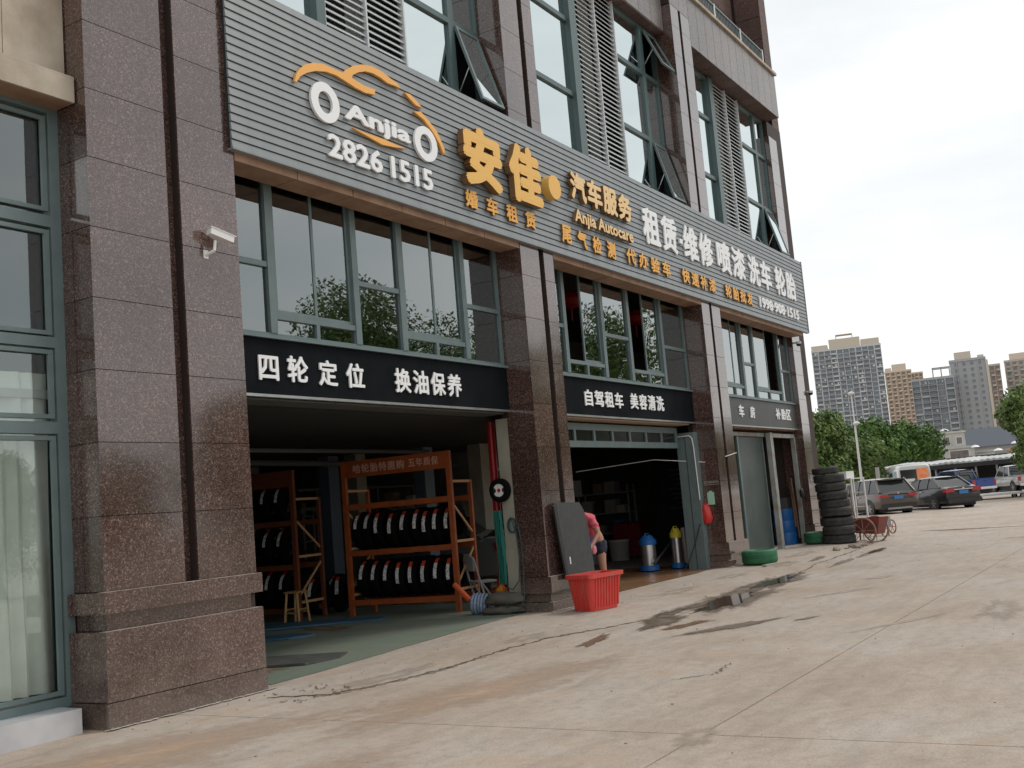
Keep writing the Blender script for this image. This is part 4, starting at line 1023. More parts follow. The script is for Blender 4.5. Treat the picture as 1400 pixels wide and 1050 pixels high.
def cabin(parent, rows, wtop, pm, pil=()):
    """rows: (xr_base, xr_top, xf_top, xf_base, zb, zt, wb)"""
    xr0, xr1, xf1, xf0, zb, zt, wb = rows; wt = wtop
    mid = (zb+zt)/2
    vs = []
    for (x0, x1, z, w_) in ((xr0, xf0, zb, wb), ((xr0*.42+xr1*.58), (xf0*.42+xf1*.58), zb+(zt-zb)*.62, wb*.4+wt*.6+.015), (xr1, xf1, zt, wt)):
        vs += [(x0, -w_, z), (x0+.06, -w_*.0, z), (x0, w_, z), (x1, w_, z), (x1+.05, 0, z), (x1, -w_, z)]
    fs = []
    for a in range(2):
        for j in range(6): fs.append((a*6+j, a*6+(j+1) % 6, (a+1)*6+(j+1) % 6, (a+1)*6+j))
    fs += [tuple(range(5, -1, -1)), tuple(range(12, 18))]
    part('windows', MB().add(vs, fs), GLC, parent, smooth=True)
    # roof
    rv = MB(); n = 6
    vs = []; fs = []
    for i in range(n+1):
        t = i/n; x = xr1-.05+(xf1-xr1+.10)*t; zc = zt-.01+.05*math.sin(math.pi*t)
        for (y, dz) in ((-wt-.02, -.04), (-wt*.9, .01), (-wt*.4, .03), (wt*.4, .03), (wt*.9, .01), (wt+.02, -.04)): vs.append((x, y, zc+dz))
    for i in range(n):
        for j in range(5): fs.append((i*6+j, i*6+j+1, (i+1)*6+j+1, (i+1)*6+j))
    part('roof', MB().add(vs, fs), pm, parent, smooth=True)
    for s_ in (-1, 1):
        pb = MB()
        pb.bar((xr0-.02, s_*(wb-.01), zb), (xr1, s_*(wt+.005), zt), .07, .10)
        pb.bar((xf0+.03, s_*(wb-.02), zb), (xf1+.02, s_*(wt+.005), zt), .05, .07)
        for x in pil: pb.bar((x, s_*(wb+.006), zb-.01), (x-.03, s_*(wt+.012), zt), .03, .07)
        pb.bar((xr0, s_*(wb+.004), zb), (xf0, s_*(wb+.004), zb), .03, .04)
        part('pillar', pb, pm, parent)
def car(name, label, cat, loc, rz, kind, pm, plate='AB·12345'):
    T = thing(name, label, cat, loc, rz, group='vehicles in the far parking lot')
    if kind == 'suv':
        W = .93; st_ = [(-2.3, .76, .42, .98), (-2.27, .86, .34, 1.02), (-2.1, .91, .26, 1.05), (-1.4, .935, .24, 1.04), (0, .935, .24, 1.02), (1.2, .93, .24, 1.00), (1.9, .89, .26, .92), (2.2, .80, .30, .82), (2.3, .66, .38, .70)]
        wh, wr = (-1.38, 1.36), .35; cab = (-2.2, -1.72, .25, 1.05, 1.02, 1.60, .83); wt = .66; pil = (-1.25, -.3, .55)
        tz, bz = .88, .42
    elif kind == 'sedan':
        W = .91; st_ = [(-2.4, .74, .40, .92), (-2.36, .84, .32, 1.0), (-2.1, .89, .25, 1.04), (-1.3, .91, .22, 1.03), (0, .915, .22, .97), (1.2, .91, .22, .93), (1.9, .87, .25, .84), (2.25, .78, .30, .74), (2.4, .62, .38, .62)]
        wh, wr = (-1.42, 1.40), .33; cab = (-1.85, -1.15, .15, 1.0, 1.0, 1.46, .80); wt = .62; pil = (-.85, -.1)
        tz, bz = .86, .4
    else:
        W = .92; st_ = [(-2.55, .90, .52, 1.08), (-2.5, .92, .45, 1.10), (-1.0, .925, .42, 1.10), (0, .925, .40, 1.10), (1.3, .925, .40, 1.10), (2.1, .90, .42, 1.02), (2.5, .83, .45, .95), (2.62, .7, .5, .8)]
        wh, wr = (-1.55, 1.60), .38; cab = (-.95, -.75, .55, 1.25, 1.09, 1.78, .84); wt = .70; pil = (-.1,)
        tz, bz = .86, .55
    body = part('body', loft(st_), pm, T, smooth=True)
    cabin(T, cab, wt, pm, pil)
    xr = st_[0][0]
    for x in wh:
        for s_ in (-1, 1):
            part('wheel_arch', MB().cyl((x, s_*(W-.10), wr+.02), (x, s_*(W+.006), wr+.02), wr*1.14, n=22), DRK, T)
            wheel(T, x, s_*(W-.10), wr)
    part('underbody', MB().box(xr+.25, -xr-.3, -W+.2, W-.2, .17, .4), DRK, T)
    if kind in ('suv', 'sedan'):
        for s_ in (-1, 1):
            tl = MB().box(xr-.02, xr+.22, s_*(W*.48 if kind == 'sedan' else W*.52), s_*(W-.035), tz-.07, tz+(.09 if kind == 'sedan' else .035)); part('tail_light', tl, TLR, T)
            part('mirror', MB().box(.75, .90, s_*(W+.0), s_*(W+.16), 1.0, 1.12), pm, T)
            part('door_seam', MB().box(-.36, -.35, s_*(W+.001), s_*(W+.006), .34, 1.0).box(.68, .69, s_*(W+.0), s_*(W+.006), .34, .98), DRK, T)
            part('door_handle', MB().box(-.62, -.44, s_*(W+.002), s_*(W+.03), .86, .89), CHR, T)
            part('headlight', MB().box(2.0, 2.24, s_*W*.55, s_*W*.93, .62, .74), GLC, T)
        part('plate', MB().box(xr-.035, xr-.02, -.22, .22, tz-.16, tz-.02), PLT, T)
        part('bumper', MB().box(xr-.05, xr+.35, -W*.90, W*.90, .30, .52), pm if kind == 'sedan' else mat('dark_bumper', (.03, .027, .025), .6), T)
        part('bumper_trim', MB().box(xr-.06, xr-.045, -W*.62, W*.62, .28, .36), GRY if kind == 'suv' else DRK, T)
        part('trim_strip', MB().box(xr-.03, xr-.015, -W*.5, W*.5, tz+.02, tz+.06), CHR if kind == 'sedan' else DRK, T)
        if kind == 'suv': part('spoiler', MB().box(-1.95, -1.6, -.62, .62, 1.555, 1.60), pm, T)
        part('emblem', MB().cyl((xr-.03, 0, tz+.09), (xr-.015, 0, tz+.09), .045, n=12), CHR, T)
    else:
        part('cargo_bed', MB().box(-2.45, -1.05, -.78, .78, 1.09, 1.125), DRK, T)
        part('bed_rail', MB().box(-2.52, -1.0, -.92, -.82, 1.10, 1.15).box(-2.52, -1.0, .82, .92, 1.10, 1.15).box(-2.56, -2.48, -.82, .82, 1.10, 1.15), pm, T)
        part('roll_bar', MB().tube([(-1.2, -.72, 1.12), (-1.15, -.66, 1.62), (-1.15, .66, 1.62), (-1.2, .72, 1.12)], .035, 8), DRK, T)
        for s_ in (-1, 1): part('tail_light', MB().box(xr-.02, xr+.12, s_*.76, s_*.925, .78, 1.05), TLR, T)
        part('bumper', MB().box(xr-.12, xr+.05, -.85, .85, .45, .60), CHR, T)
        part('tailgate', MB().box(xr-.02, xr+.02, -.72, .72, .66, 1.07), pm, T)
        part('tailgate_handle', MB().box(xr-.03, xr-.019, -.1, .1, .95, 1.0), DRK, T)
    return T
GZ0 = .0
car('suv', 'brown SUV seen from behind nearest the red cart', 'SUV', (50.85, 4.05, GZ0), R(42), 'suv', paint('brown_paint', (.085, .064, .052)))
car('sedan', 'black sedan with red tail lights and blue plate parked right of the brown SUV', 'sedan', (53.2, 1.85, GZ0), R(43), 'sedan', paint('black_paint', (.018, .020, .024)))
car('pickup_truck', 'blue pickup truck with open bed behind the black sedan', 'pickup', (77.5, 4.9, 0), R(52), 'pickup', paint('blue_car_paint', (.010, .055, .28)))
car('pickup_truck', 'silver pickup truck at the right edge, tail towards the street', 'pickup', (80.5, 1.6, 0), R(30), 'pickup', paint('silver_paint', (.50, .50, .49)))
car('sedan', 'dark blue sedan half hidden behind the black sedan', 'sedan', (72.0, 6.2, 0), R(46), 'sedan', paint('navy_paint', (.02, .03, .06)))
car('sedan', 'white sedan just left of the minibus behind the brown SUV', 'sedan', (66.5, 9.2, 0), R(50), 'sedan', paint('white_car_paint', (.62, .63, .62)))
car('suv', 'white car cut by the right edge of the photo', 'car', (86.0, -.4, 0), R(35), 'suv', MATS['white_car_paint'])
# minibus with orange window poster
VT = thing('minibus', 'white minibus with blue side stickers and an orange poster in its rear window', 'minibus', (64.5, 5.3, 0), R(22), group='vehicles in the far parking lot')
part('body', loft([(-2.4, .88, .45, 1.15), (-2.35, .93, .4, 1.2), (0, .95, .38, 1.2), (1.9, .94, .38, 1.15), (2.4, .85, .42, .95), (2.55, .7, .5, .8)]), MATS['white_car_paint'], VT, smooth=True)
part('upper_body', loft([(-2.38, .84, 1.12, 2.20), (-2.30, .88, 1.12, 2.28), (0, .90, 1.12, 2.32), (1.3, .88, 1.1, 2.22), (1.95, .84, 1.05, 1.35)]), MATS['white_car_paint'], VT, smooth=True)
part('rear_window', MB().box(-2.405, -2.385, -.74, .74, 1.32, 2.02), GLC, VT)
part('window_poster', MB().box(-2.43, -2.41, -.74, -.12, 1.34, 2.06), mat('orange_poster', (.90, .22, .06), .5, col2=(.95, .40, .2), scale=6), VT)
part('rear_window_film', MB().box(-2.42, -2.407, .0, .70, 1.36, 1.52), WPA, VT)
for s_ in (-1, 1):
    part('side_window', MB().box(-2.0, -.9, s_*.885, s_*.905, 1.35, 1.98), mat('blue_sticker_glass', (.25, .45, .60), .2, col2=(.7, .75, .78), scale=5), VT)
    part('side_window', MB().box(-.8, 1.2, s_*.89, s_*.908, 1.35, 1.98), GLC, VT)
    for x in (-1.5, 1.5): wheel(VT, x, s_*.85, .33)
    part('tail_light', MB().box(-2.43, -2.38, s_*.80, s_*.9, .9, 1.2), TLR, VT)
part('plate', MB().box(-2.43, -2.41, -.22, .22, .62, .75), PLT, VT)
part('bumper', MB().box(-2.50, -2.35, -.9, .9, .38, .55), MATS['white_car_paint'], VT)

# vehicle lifted inside the garage (rear quarter in shadow)
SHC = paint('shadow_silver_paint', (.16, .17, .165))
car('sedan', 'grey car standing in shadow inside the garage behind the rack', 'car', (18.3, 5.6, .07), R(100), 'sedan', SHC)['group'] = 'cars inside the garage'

# flat bed junk beside sedan
J = thing('flat_trailer', 'low flat trailer with odd metal sheets parked right of the black sedan', 'trailer', (63.5, .35, 0), R(-66))
part('bed', MB().box(-1.6, 2.9, -.8, .8, .26, .31), STL, J); part('load', MB().box(-1.2, 1.0, -.6, .5, .31, .38).box(1.3, 2.7, -.5, .6, .31, .42), WPA, J)
for x in (-1.3, .9):
    for s_ in (-1, 1): wheel(J, x, s_*.7, .15, .1)

# ------------------------------------------------------------------ bay 2 things
tb = thing('red_tub', 'red ribbed plastic tub standing at the foot of the second pillar', 'tub', (13.98, -.80, gz(14.2, -.5)), R(-10))
def tub(L, Wd, H, t=.02):
    def rr(a, b_, z, n=5, rad=.07):
        o_ = []
        for cx, cy, s0 in ((a-rad, b_-rad, 0), (rad, b_-rad, 90), (rad, rad, 180), (a-rad, rad, 270)):
            for i in range(n): an = R(s0+90*i/(n-1)); o_.append((cx+rad*math.cos(an), cy+rad*math.sin(an), z))
        return o_
    def sh(p, d): return [(x+d, y+d, z) for x, y, z in p]
    A = sh(rr(L-.14, Wd-.10, 0), .05); Bq = rr(L-.0, Wd-.0, H-.06); rim0 = sh(rr(L+.06, Wd+.06, H-.06), -.03); rim1 = sh(rr(L+.06, Wd+.06, H), -.03)
    in1 = sh(rr(L-.05, Wd-.05, H), .025); in0 = sh(rr(L-.18, Wd-.14, .03), .07)
    rings = [A, Bq, rim0, rim1, in1, in0]; n = len(A); vs = [p for q in rings for p in q]; fs = []
    for i in range(5):
        for j in range(n): fs.append((i*n+j, i*n+(j+1) % n, (i+1)*n+(j+1) % n, (i+1)*n+j))
    fs += [tuple(range(n-1, -1, -1)), tuple(range(5*n, 6*n))]
    return MB().add(vs, fs)
TL, TW, TH = .78, .46, .53
part('shell', tub(TL, TW, TH), REDT, tb)
rb = MB()
for i in range(9): x = .12+i*(TL-.24)/8; rb.add([(x-.012, .035, .04), (x+.012, .035, .04), (x+.012, -.012, TH-.07), (x-.012, -.012, TH-.07), (x-.012, .06, .04), (x+.012, .06, .04), (x+.012, .03, TH-.07), (x-.012, .03, TH-.07)], [(0,1,2,3),(7,6,5,4),(0,4,5,1),(1,5,6,2),(2,6,7,3),(3,7,4,0)])
for i in range(6): y = .10+i*(TW-.2)/5; rb.add([(.035, y-.012, .04), (.035, y+.012, .04), (-.012, y+.012, TH-.07), (-.012, y-.012, TH-.07), (.06, y-.012, .04), (.06, y+.012, .04), (.03, y+.012, TH-.07), (.03, y-.012, TH-.07)], [(0,1,2,3),(7,6,5,4),(0,4,5,1),(1,5,6,2),(2,6,7,3),(3,7,4,0)])
part('rib', rb, REDT, tb)
# black board in the tub leaning on the pillar
bd = thing('trim_board', 'dark grey board with clipped corner leaning on the second pillar above the tub', 'board', (14.50, -.15, .50), R(0))
M = Matrix.Rotation(R(-3), 4, 'X')
bm_ = MB(); bm_.M = M
bm_.prism([(.0, .0), (.86, .0), (.86, .30), (.84, .75), (.77, 1.02), (.66, 1.15), (.0, 1.17), (-.09, 1.15), (-.05, .6)], 0, .035)
part('panel', bm_, mat('charcoal_board', (.050, .052, .053), .75, col2=(.038, .04, .04), scale=12), bd)
b2 = MB(); b2.M = M; b2.box(.10, .13, -.006, -.001, .22, .33); part('sticker', b2, WPA, bd)
b3 = MB(); b3.M = M; b3.prism([(-.16, 1.12), (-.095, 1.15), (-.055, .6), (-.005, .0), (-.05, 0), (-.12, .6)], .002, .03); part('edge_lip', b3, DRK, bd)
# vacuum cleaners
def vac(x, y, label, top_m, h=.56, r_=.17):
    T = thing('vacuum_cleaner', label, 'vacuum', (x, y, gz(x, y)+.01), group='wet vacuum cleaners in the middle opening')
    part('base', MB().cyl((0, 0, .02), (0, 0, .13), r_*1.25, r_*1.2, n=20), BLU, T, smooth=True)
    part('drum', MB().cyl((0, 0, .13), (0, 0, h), r_, n=20), STL, T, smooth=True)
    part('head', MB().cyl((0, 0, h), (0, 0, h+.10), r_*1.12, n=20).cyl((0, 0, h+.10), (0, 0, h+.2), r_*1.05, r_*.6, n=20), top_m, T, smooth=True)
    part('handle', MB().tube([(-.12, 0, h+.12), (-.08, 0, h+.24), (.08, 0, h+.24), (.12, 0, h+.12)], .015, 6), top_m, T)
    return T
v1 = vac(21.4, 1.72, 'steel wet vacuum with blue head on the wet orange floor', BLU)
part('hose', MB().tube([(.1, -.17, .2), (-.3, -.25, .15), (-.1, -.3, .3), (.4, -.35, .55), (.8, -.4, .6)], .022, 6), DRK, v1)
v2 = vac(21.75, 1.20, 'grey cylinder vacuum with yellow cap next to the door panel', mat('yellow_plastic', (.55, .45, .03), .5), h=.66, r_=.12)
part('side_tube', MB().cyl((.2, -.12, .1), (.17, -.1, .86), .05, n=10), mat('pinkish_pvc', (.45, .38, .34), .6), v2)
gc = thing('gas_cylinder', 'slim grey gas cylinder deeper in the middle opening', 'cylinder', (24.6, 4.75, .02))
part('tank', MB().cyl((0, 0, 0), (0, 0, .95), .14, n=16).cyl((0, 0, .95), (0, 0, 1.05), .14, .05, n=16), GRY, gc, smooth=True); part('valve', MB().cyl((0, 0, 1.05), (0, 0, 1.2), .035), DRK, gc)
bk = thing('white_bucket', 'pale lidded bucket to the right of the gas cylinder', 'bucket', (25.6, 4.5, .02))
part('pail', MB().cyl((0, 0, 0), (0, 0, .56), .24, .27, n=20), mat('pale_bucket', (.42, .42, .40), .6), bk, smooth=True); part('lid', MB().cyl((0, 0, .56), (0, 0, .60), .285, n=20), WPA, bk)
# light tube, poster, power box inside bay 2
lt = thing('light_tube', 'long unlit tube lamp hanging under the ceiling of the middle bay', 'lamp', (17.6, 2.2, 2.35), R(4))
part('tube', MB().cyl((-1.6, 0, 0), (1.6, 0, .12), .03, n=8), GRY, lt); part('bracket', MB().bar((-1.3, 0, .0), (-1.3, 0, .7), .02, .02).bar((1.3, 0, .1), (1.3, 0, .7), .02, .02), DRK, lt)
solo('control_box', MB().box(-.25, .25, -.1, .1, -.2, .2).box(-.35, -.3, -.1, .0, -.25, .25), GRY, 'pale control box on a column in the middle bay', 'box', (23.2, 4.4, 2.0))
s = thing('notice_sheet', 'dim printed notice sheets on the wall behind the second pillar', 'notice', (16.7, 2.2, 1.5))
part('sheet', MB().box(-.2, .2, -.01, .0, .05, .35).box(-.2, .2, -.01, .0, -.35, .0), mat('notice_paper', (.22, .23, .22), .8, col2=(.04, .04, .04), scale=22, lo=.45, hi=.55), s)
# red bag & cable & green tag at third pillar
rg = thing('red_bag', 'red plastic bag hanging beside the third pillar', 'bag', (21.50, .36, 1.18))
part('sack', blob((0, 0, 0), .09, .13, .24, 7), mat('red_bag_plastic', (.55, .03, .025), .35), rg, smooth=True)
part('strap', MB().tube([(0, 0, .22), (.02, -.02, .34)], .01, 5), REDP, rg)
solo('green_tag', MB().box(-.012, 0, -.10, .05, -.14, .12).box(-.012, 0, -.06, .01, .12, .15), mat('mint_tag', (.35, .60, .45), .5), 'small mint green tag on the brown side of the third pillar', 'tag', (21.57, .26, 1.52))
solo('white_conduit', MB().tube([(21.35, .82, 2.86), (21.33, .62, 2.86), (21.34, .50, 2.86), (21.345, .44, 2.80), (21.345, .42, 2.6), (21.35, .40, 1.5)], .012, 6), WPA, 'thin white conduit running down the shutter panel by the third pillar', 'conduit')
solo('black_cable', MB().tube([(21.35, .45, 1.0), (21.3, .55, .7), (21.2, .72, .25), (21.15, .8, .10)], .012, 5), DRK, 'black cable hanging below the red bag', 'cable')
# string from wash line
solo('wash_line', MB().tube([(20.1, 2.6, 2.3), (21.0, 1.2, 2.42), (21.57, .3, 2.28), (22.1, -.01, 2.38), (22.7, -.01, 2.45)], .008, 5), WPA, 'thin white line strung across the third pillar', 'line')
# small lettering band on the pillar side
NP = thing('wall_notice', 'faint white line of small characters on the brown side of the third pillar', 'notice', (21.575, .2, 1.85))
tw_f = lambda a, b_, d: Vector((-.001-d, -a, b_))
cjk('专业汽车美容洗车中心', row(-.17, .17, 10, -.03, .03, .8), NP, tw_f, .002, mat('faint_white', (.45, .42, .40), .6), bold=.0, world=False)
part('underline', MB().box(-.004, -.001, -.17, .17, -.055, -.048), MATS['faint_white'], NP)
# lanterns upstairs
def lantern(x, y, z, label):
    T = thing('red_lantern', label, 'lantern', (x, y, z), group='red lanterns upstairs')
    part('globe', MB().lathe([(.06, .17), (.2, .12), (.27, 0), (.2, -.12), (.06, -.17)], 20), mat('lantern_red', (.50, .01, .015), .5), T, smooth=True)
    part('tassel', MB().cyl((0, 0, -.17), (0, 0, -.42), .025, .015, n=6), REDP, T); part('cord', MB().cyl((0, 0, .17), (0, 0, .45), .006, n=5), DRK, T)
lantern(18.2, 1.35, 5.55, 'left red lantern seen through the open pane of the middle window')
lantern(21.1, 1.35, 5.52, 'right red lantern seen through the open pane of the middle window')
# blue barrel and clutter in wash bay
bb_ = thing('blue_barrel', 'bright blue plastic barrel behind the second green tyre', 'barrel', (28.75, 1.05, .09))
part('drum', MB().lathe([(.0, 0), (.30, 0), (.31, .3), (.30, .32), (.31, .34), (.31, .62), (.30, .64), (.31, .66), (.30, .95), (0, .95)], 24), BLU, bb_, smooth=True); part('black_lid', MB().cyl((0, 0, .95), (0, 0, 1.25), .29, .27, n=20), DRK, bb_)
solo('hanging_tools', MB().bar((0, 0, 0), (.05, -.05, -1.6), .05, .03).bar((.05, .05, -.1), (.0, 0, -1.3), .04, .04), mat('rusty_tools', (.16, .09, .06), .8), 'dark rusty tools hanging by the right edge of the wash bay', 'tools', (28.55, .70, 1.85))
solo('door_lock', blob((0, 0, 0), .08, .06, .14, 3), DRK, 'black bundle tied to the right door post of the wash bay', 'bundle', (28.60, .45, 1.42), smooth=True)

# ------------------------------------------------------------------ person bent over behind the board
def skin_body(name, joints, edges, root, m, parent, sub=3):
    me = bpy.data.meshes.new(name); me.from_pydata([j[0] for j in joints], edges, []); me.update()
    o = bpy.data.objects.new(name, me); COL.objects.link(o)
    md = o.modifiers.new('skin', 'SKIN'); md.use_smooth_shade = True
    for i, j in enumerate(joints): me.skin_vertices[0].data[i].radius = (j[1], j[2] if len(j) > 2 else j[1]); me.skin_vertices[0].data[i].use_root = (i == root)
    s_ = o.modifiers.new('sub', 'SUBSURF'); s_.levels = sub; s_.render_levels = sub
    dg = bpy.context.evaluated_depsgraph_get(); nm = bpy.data.meshes.new_from_object(o.evaluated_get(dg)); nm.name = name
    bpy.data.objects.remove(o); nm.materials.clear(); nm.materials.append(m); nm.shade_smooth()
    if name in ('shirt', 'shorts', 'apron'):
        for v in nm.vertices: v.co += v.normal*(.010*noise.noise(Vector((v.co.x*22, v.co.y*9, v.co.z*22)))+.008*math.sin(v.co.x*60+v.co.z*40+6*noise.noise(v.co*8)))
    return part(name, nm, None, parent)
SKN = mat('skin', (.42, .22, .14), .55)
PS = thing('person', 'person in pink T-shirt and dark shorts bending forward behind the leaning board', 'person', (17.08, .72, gz(17, .7)), R(180)); PS.scale = (1.06,)*3
# local: facing +x, so world -x
hip = (0, 0, .88)
J_ = [((0,0,.88),.14,.12), ((.08,0,1.02),.13,.12), ((.22,0,1.17),.14,.13), ((.36,0,1.24),.13,.12), ((.46,0,1.27),.06), ((.54,0,1.28),.075,.07), ((.62,0,1.26),.09,.085), ((.69,0,1.22),.06,.06),
      ((.0,.11,.80),.10,.10), ((.03,.13,.46),.065,.065), ((-.02,.14,.10),.042,.042), ((.04,.14,.045),.045,.035), ((.15,.15,.035),.035,.025),
      ((.0,-.11,.80),.10,.10), ((.06,-.13,.46),.065,.065), ((.02,-.14,.10),.042,.042), ((.08,-.14,.045),.045,.035), ((.19,-.15,.035),.035,.025),
      ((.36,.18,1.20),.06), ((.33,.26,.97),.043), ((.50,.22,.80),.032), ((.55,.21,.76),.034,.022),
      ((.36,-.18,1.20),.06), ((.27,-.24,.97),.043), ((.40,-.22,.78),.032), ((.44,-.22,.73),.034,.022)]
E_ = [(0,1),(1,2),(2,3),(3,4),(4,5),(5,6),(6,7),(0,8),(8,9),(9,10),(10,11),(11,12),(0,13),(13,14),(14,15),(15,16),(16,17),(3,18),(18,19),(19,20),(20,21),(3,22),(22,23),(23,24),(24,25)]
kb = len(J_)
for (w_, s_) in ((21, 1), (25, -1)):      # fingers
    wx, wy, wz = J_[w_][0]
    for q in range(4):
        yy = wy+(q-1.5)*.018; L_ = (.030, .036, .033, .026)[q]
        J_ += [((wx+.022, yy, wz-.025), .0085), ((wx+.022+L_*.6, yy, wz-.025-L_), .008), ((wx+.018+L_*.3, yy, wz-.03-L_*1.8), .007)]; b0 = len(J_)-3
        E_ += [(w_, b0), (b0, b0+1), (b0+1, b0+2)]
    J_ += [((wx+.0, wy+s_*-.035, wz-.012), .010), ((wx+.022, wy+s_*-.045, wz-.045), .009)]; b0 = len(J_)-2; E_ += [(w_, b0), (b0, b0+1)]
skin_body('body', J_, E_, 0, SKN, PS)
sh_ = [((.02,0,.93),.165,.150), ((.10,0,1.04),.155,.15), ((.22,0,1.17),.17,.16), ((.36,0,1.24),.155,.15), ((.44,0,1.265),.08,.08), ((.36,.17,1.20),.085,.08), ((.35,.235,1.06),.07,.07), ((.36,-.17,1.20),.085,.08), ((.31,-.235,1.06),.07,.07)]
skin_body('shirt', sh_, [(0,1),(1,2),(2,3),(3,4),(3,5),(5,6),(3,7),(7,8)], 0, mat('pink_shirt', (.62, .11, .14), .8), PS)
so_ = [((0,0,.90),.15,.14), ((.0,.10,.78),.125,.125), ((.02,.125,.56),.105,.105), ((.0,-.10,.78),.125,.125), ((.04,-.125,.56),.105,.105)]
skin_body('shorts', so_, [(0,1),(1,2),(0,3),(3,4)], 0, mat('dark_shorts', (.02, .025, .04), .85), PS)
ap = [((.16,-.06,.98),.10,.12), ((.10,-.02,.82),.12,.14), ((.12,.02,.62),.10,.13)]
skin_body('apron', ap, [(0,1),(1,2)], 0, mat('violet_apron', (.10, .07, .28), .8), PS)
hr = [((.58,0,1.33),.09,.09), ((.63,0,1.31),.095,.09)]
skin_body('hair', hr, [(0,1)], 0, mat('black_hair', (.01, .01, .01), .6), PS)
part('face', MB().lathe([(.0, .0), (.012, -.02), (.0, -.03)], 8, c=(.745, 0, 1.225)), SKN, PS)
for s_ in (-1, 1):
    part('ear', MB().lathe([(0, -.012), (.022, -.006), (.022, .006), (0, .012)], 8, 'y', c=(.60, s_*.088, 1.255)), SKN, PS)
    part('eye', MB().lathe([(0, -.006), (.008, 0), (0, .006)], 8, 'x', c=(.715, s_*.03, 1.23)), DRK, PS)
    part('shoe', MB().add([(x-.0+(0 if s_ > 0 else .04), s_*.145+y, z) for (x, y, z) in ((-.07,-.045,0),(.19,-.05,0),(.19,.05,0),(-.07,.045,0),(-.06,-.04,.09),(.16,-.04,.05),(.16,.04,.05),(-.06,.04,.09))], [(0,3,2,1),(4,5,6,7),(0,1,5,4),(1,2,6,5),(2,3,7,6),(3,0,4,7)]), DRK, PS)
solo('pink_rag', blob((0, 0, 0), .06, .05, .09, 4), mat('pink_cloth', (.62, .22, .26), .85), 'crumpled pink rag held by the bending person', 'rag', (17.08-.47, .72-.22, gz(17, .7)+.76), smooth=True)

# ------------------------------------------------------------------ cart, shelf, rubble
CT = thing('hand_cart', 'rusty red two-wheeled hand cart with spoked wheels beside the tyre stack', 'cart', (28.55, -1.20, 0), R(-9))
RED2 = mat('rusty_red_paint', (.24, .035, .03), .6, col2=(.14, .05, .035), scale=6)
RST = mat('rusty_steel', (.30, .20, .15), .7, col2=(.20, .12, .09), scale=10)
tubp = MB()   # trough: local y = width across axle is x here (axle along x)
tubp.add([(-.24,-.30,.24),(.24,-.30,.24),(.24,.28,.30),(-.24,.28,.30),(-.30,-.42,.66),(.30,-.42,.66),(.30,.42,.66),(-.30,.42,.66)], [(0,3,2,1),(0,1,5,4),(1,2,6,5),(2,3,7,6),(3,0,4,7)])
tubp.add([(-.22,-.28,.26),(.22,-.28,.26),(.22,.26,.32),(-.22,.26,.32),(-.28,-.40,.66),(.28,-.40,.66),(.28,.40,.66),(-.28,.40,.66)], [(0,1,2,3),(4,5,1,0),(5,6,2,1),(6,7,3,2),(7,4,0,3)])
part('trough', tubp, RED2, CT)
part('axle', MB().cyl((-.42, 0, .345), (.42, 0, .345), .018, n=8), RST, CT)
for x in (-.40, .40):
    wv_ = MB(); R_ = .345
    wv_.lathe([(R_-.035, -.018), (R_, -.018), (R_, .018), (R_-.035, .018)], 32, 'x', closed=True)
    W = part('wheel', wv_, RST, CT, loc=(x, 0, R_))
    sp = MB()
    for k in range(8): t = k*math.pi/4; sp.cyl((0, 0, 0), (0, (R_-.02)*math.cos(t), (R_-.02)*math.sin(t)), .009, n=6)
    sp.cyl((-.04, 0, 0), (.04, 0, 0), .035, n=10); part('spokes', sp, RST, W)
part('handle', MB().tube([(-.26, .40, .30), (-.27, .50, .9), (-.27, .52, 1.45)], .018, 6), RST, CT); part('handle', MB().tube([(.26, .40, .30), (.27, .50, .9), (.27, .52, 1.52)], .018, 6), RST, CT)
[part('prop', MB().bar((a, .38, 0.0), (a, .36, .35), .03, .03), RST, CT) for a in (-.25, .25)]
C2 = thing('hand_cart', 'second cart behind the red one, only its wheel and grey bin showing', 'cart', (30.9, -1.0, 0), R(-35)); C2.scale = (.6, .6, .75)
part('trough', MB().box(-.4, .2, -.3, .3, .40, .78), GRY, C2)
wv_ = MB(); wv_.lathe([(.22, -.02), (.26, -.02), (.26, .02), (.22, .02)], 28, 'x', closed=True); W = part('wheel', wv_, RST, C2, loc=(.25, -.3, .40))
sp = MB()
for k in range(6): t = k*math.pi/3; sp.cyl((0, 0, 0), (0, .24*math.cos(t), .24*math.sin(t)), .012, n=5)
part('spokes', sp, REDP, W); [part('leg', MB().bar((a, b_, 0), (a, b_, .4), .04, .04), RST, C2) for a, b_ in ((-.3, .2), (.1, .2), (.1, -.2))]
SH = thing('metal_shelf', 'white slotted metal shelf frame behind the stack of worn tyres', 'shelf', (30.75, -.02, 0), R(-20))
for a in (0, .6):
    for b_ in (0, .34): part('post', MB().box(a-.018, a+.018, -b_-.018, -b_+.018, 0, 1.72), WPA, SH)
for z in (.45, .9, 1.3, 1.7): part('shelf_board', MB().box(0, .6, -.34, 0, z-.012, z+.012), WPA if z > 1.6 else GRY, SH)
solo('white_box', MB().box(-.18, .18, -.12, .12, 0, .20), WPA, 'pale box lying on top of the white metal shelf', 'box', (31.0, .02-.16, 1.715), R(-20))
RBW = ['nearest the second green tyre', 'second along from the green tyre', 'third along, low and flat', 'fourth along, beside the crack', 'fifth along, near the plank end', 'sixth along, under the stack edge', 'seventh along, at the stack foot', 'eighth along, touching the plank', 'ninth along, past the stack foot', 'tenth and last, nearest the cart']
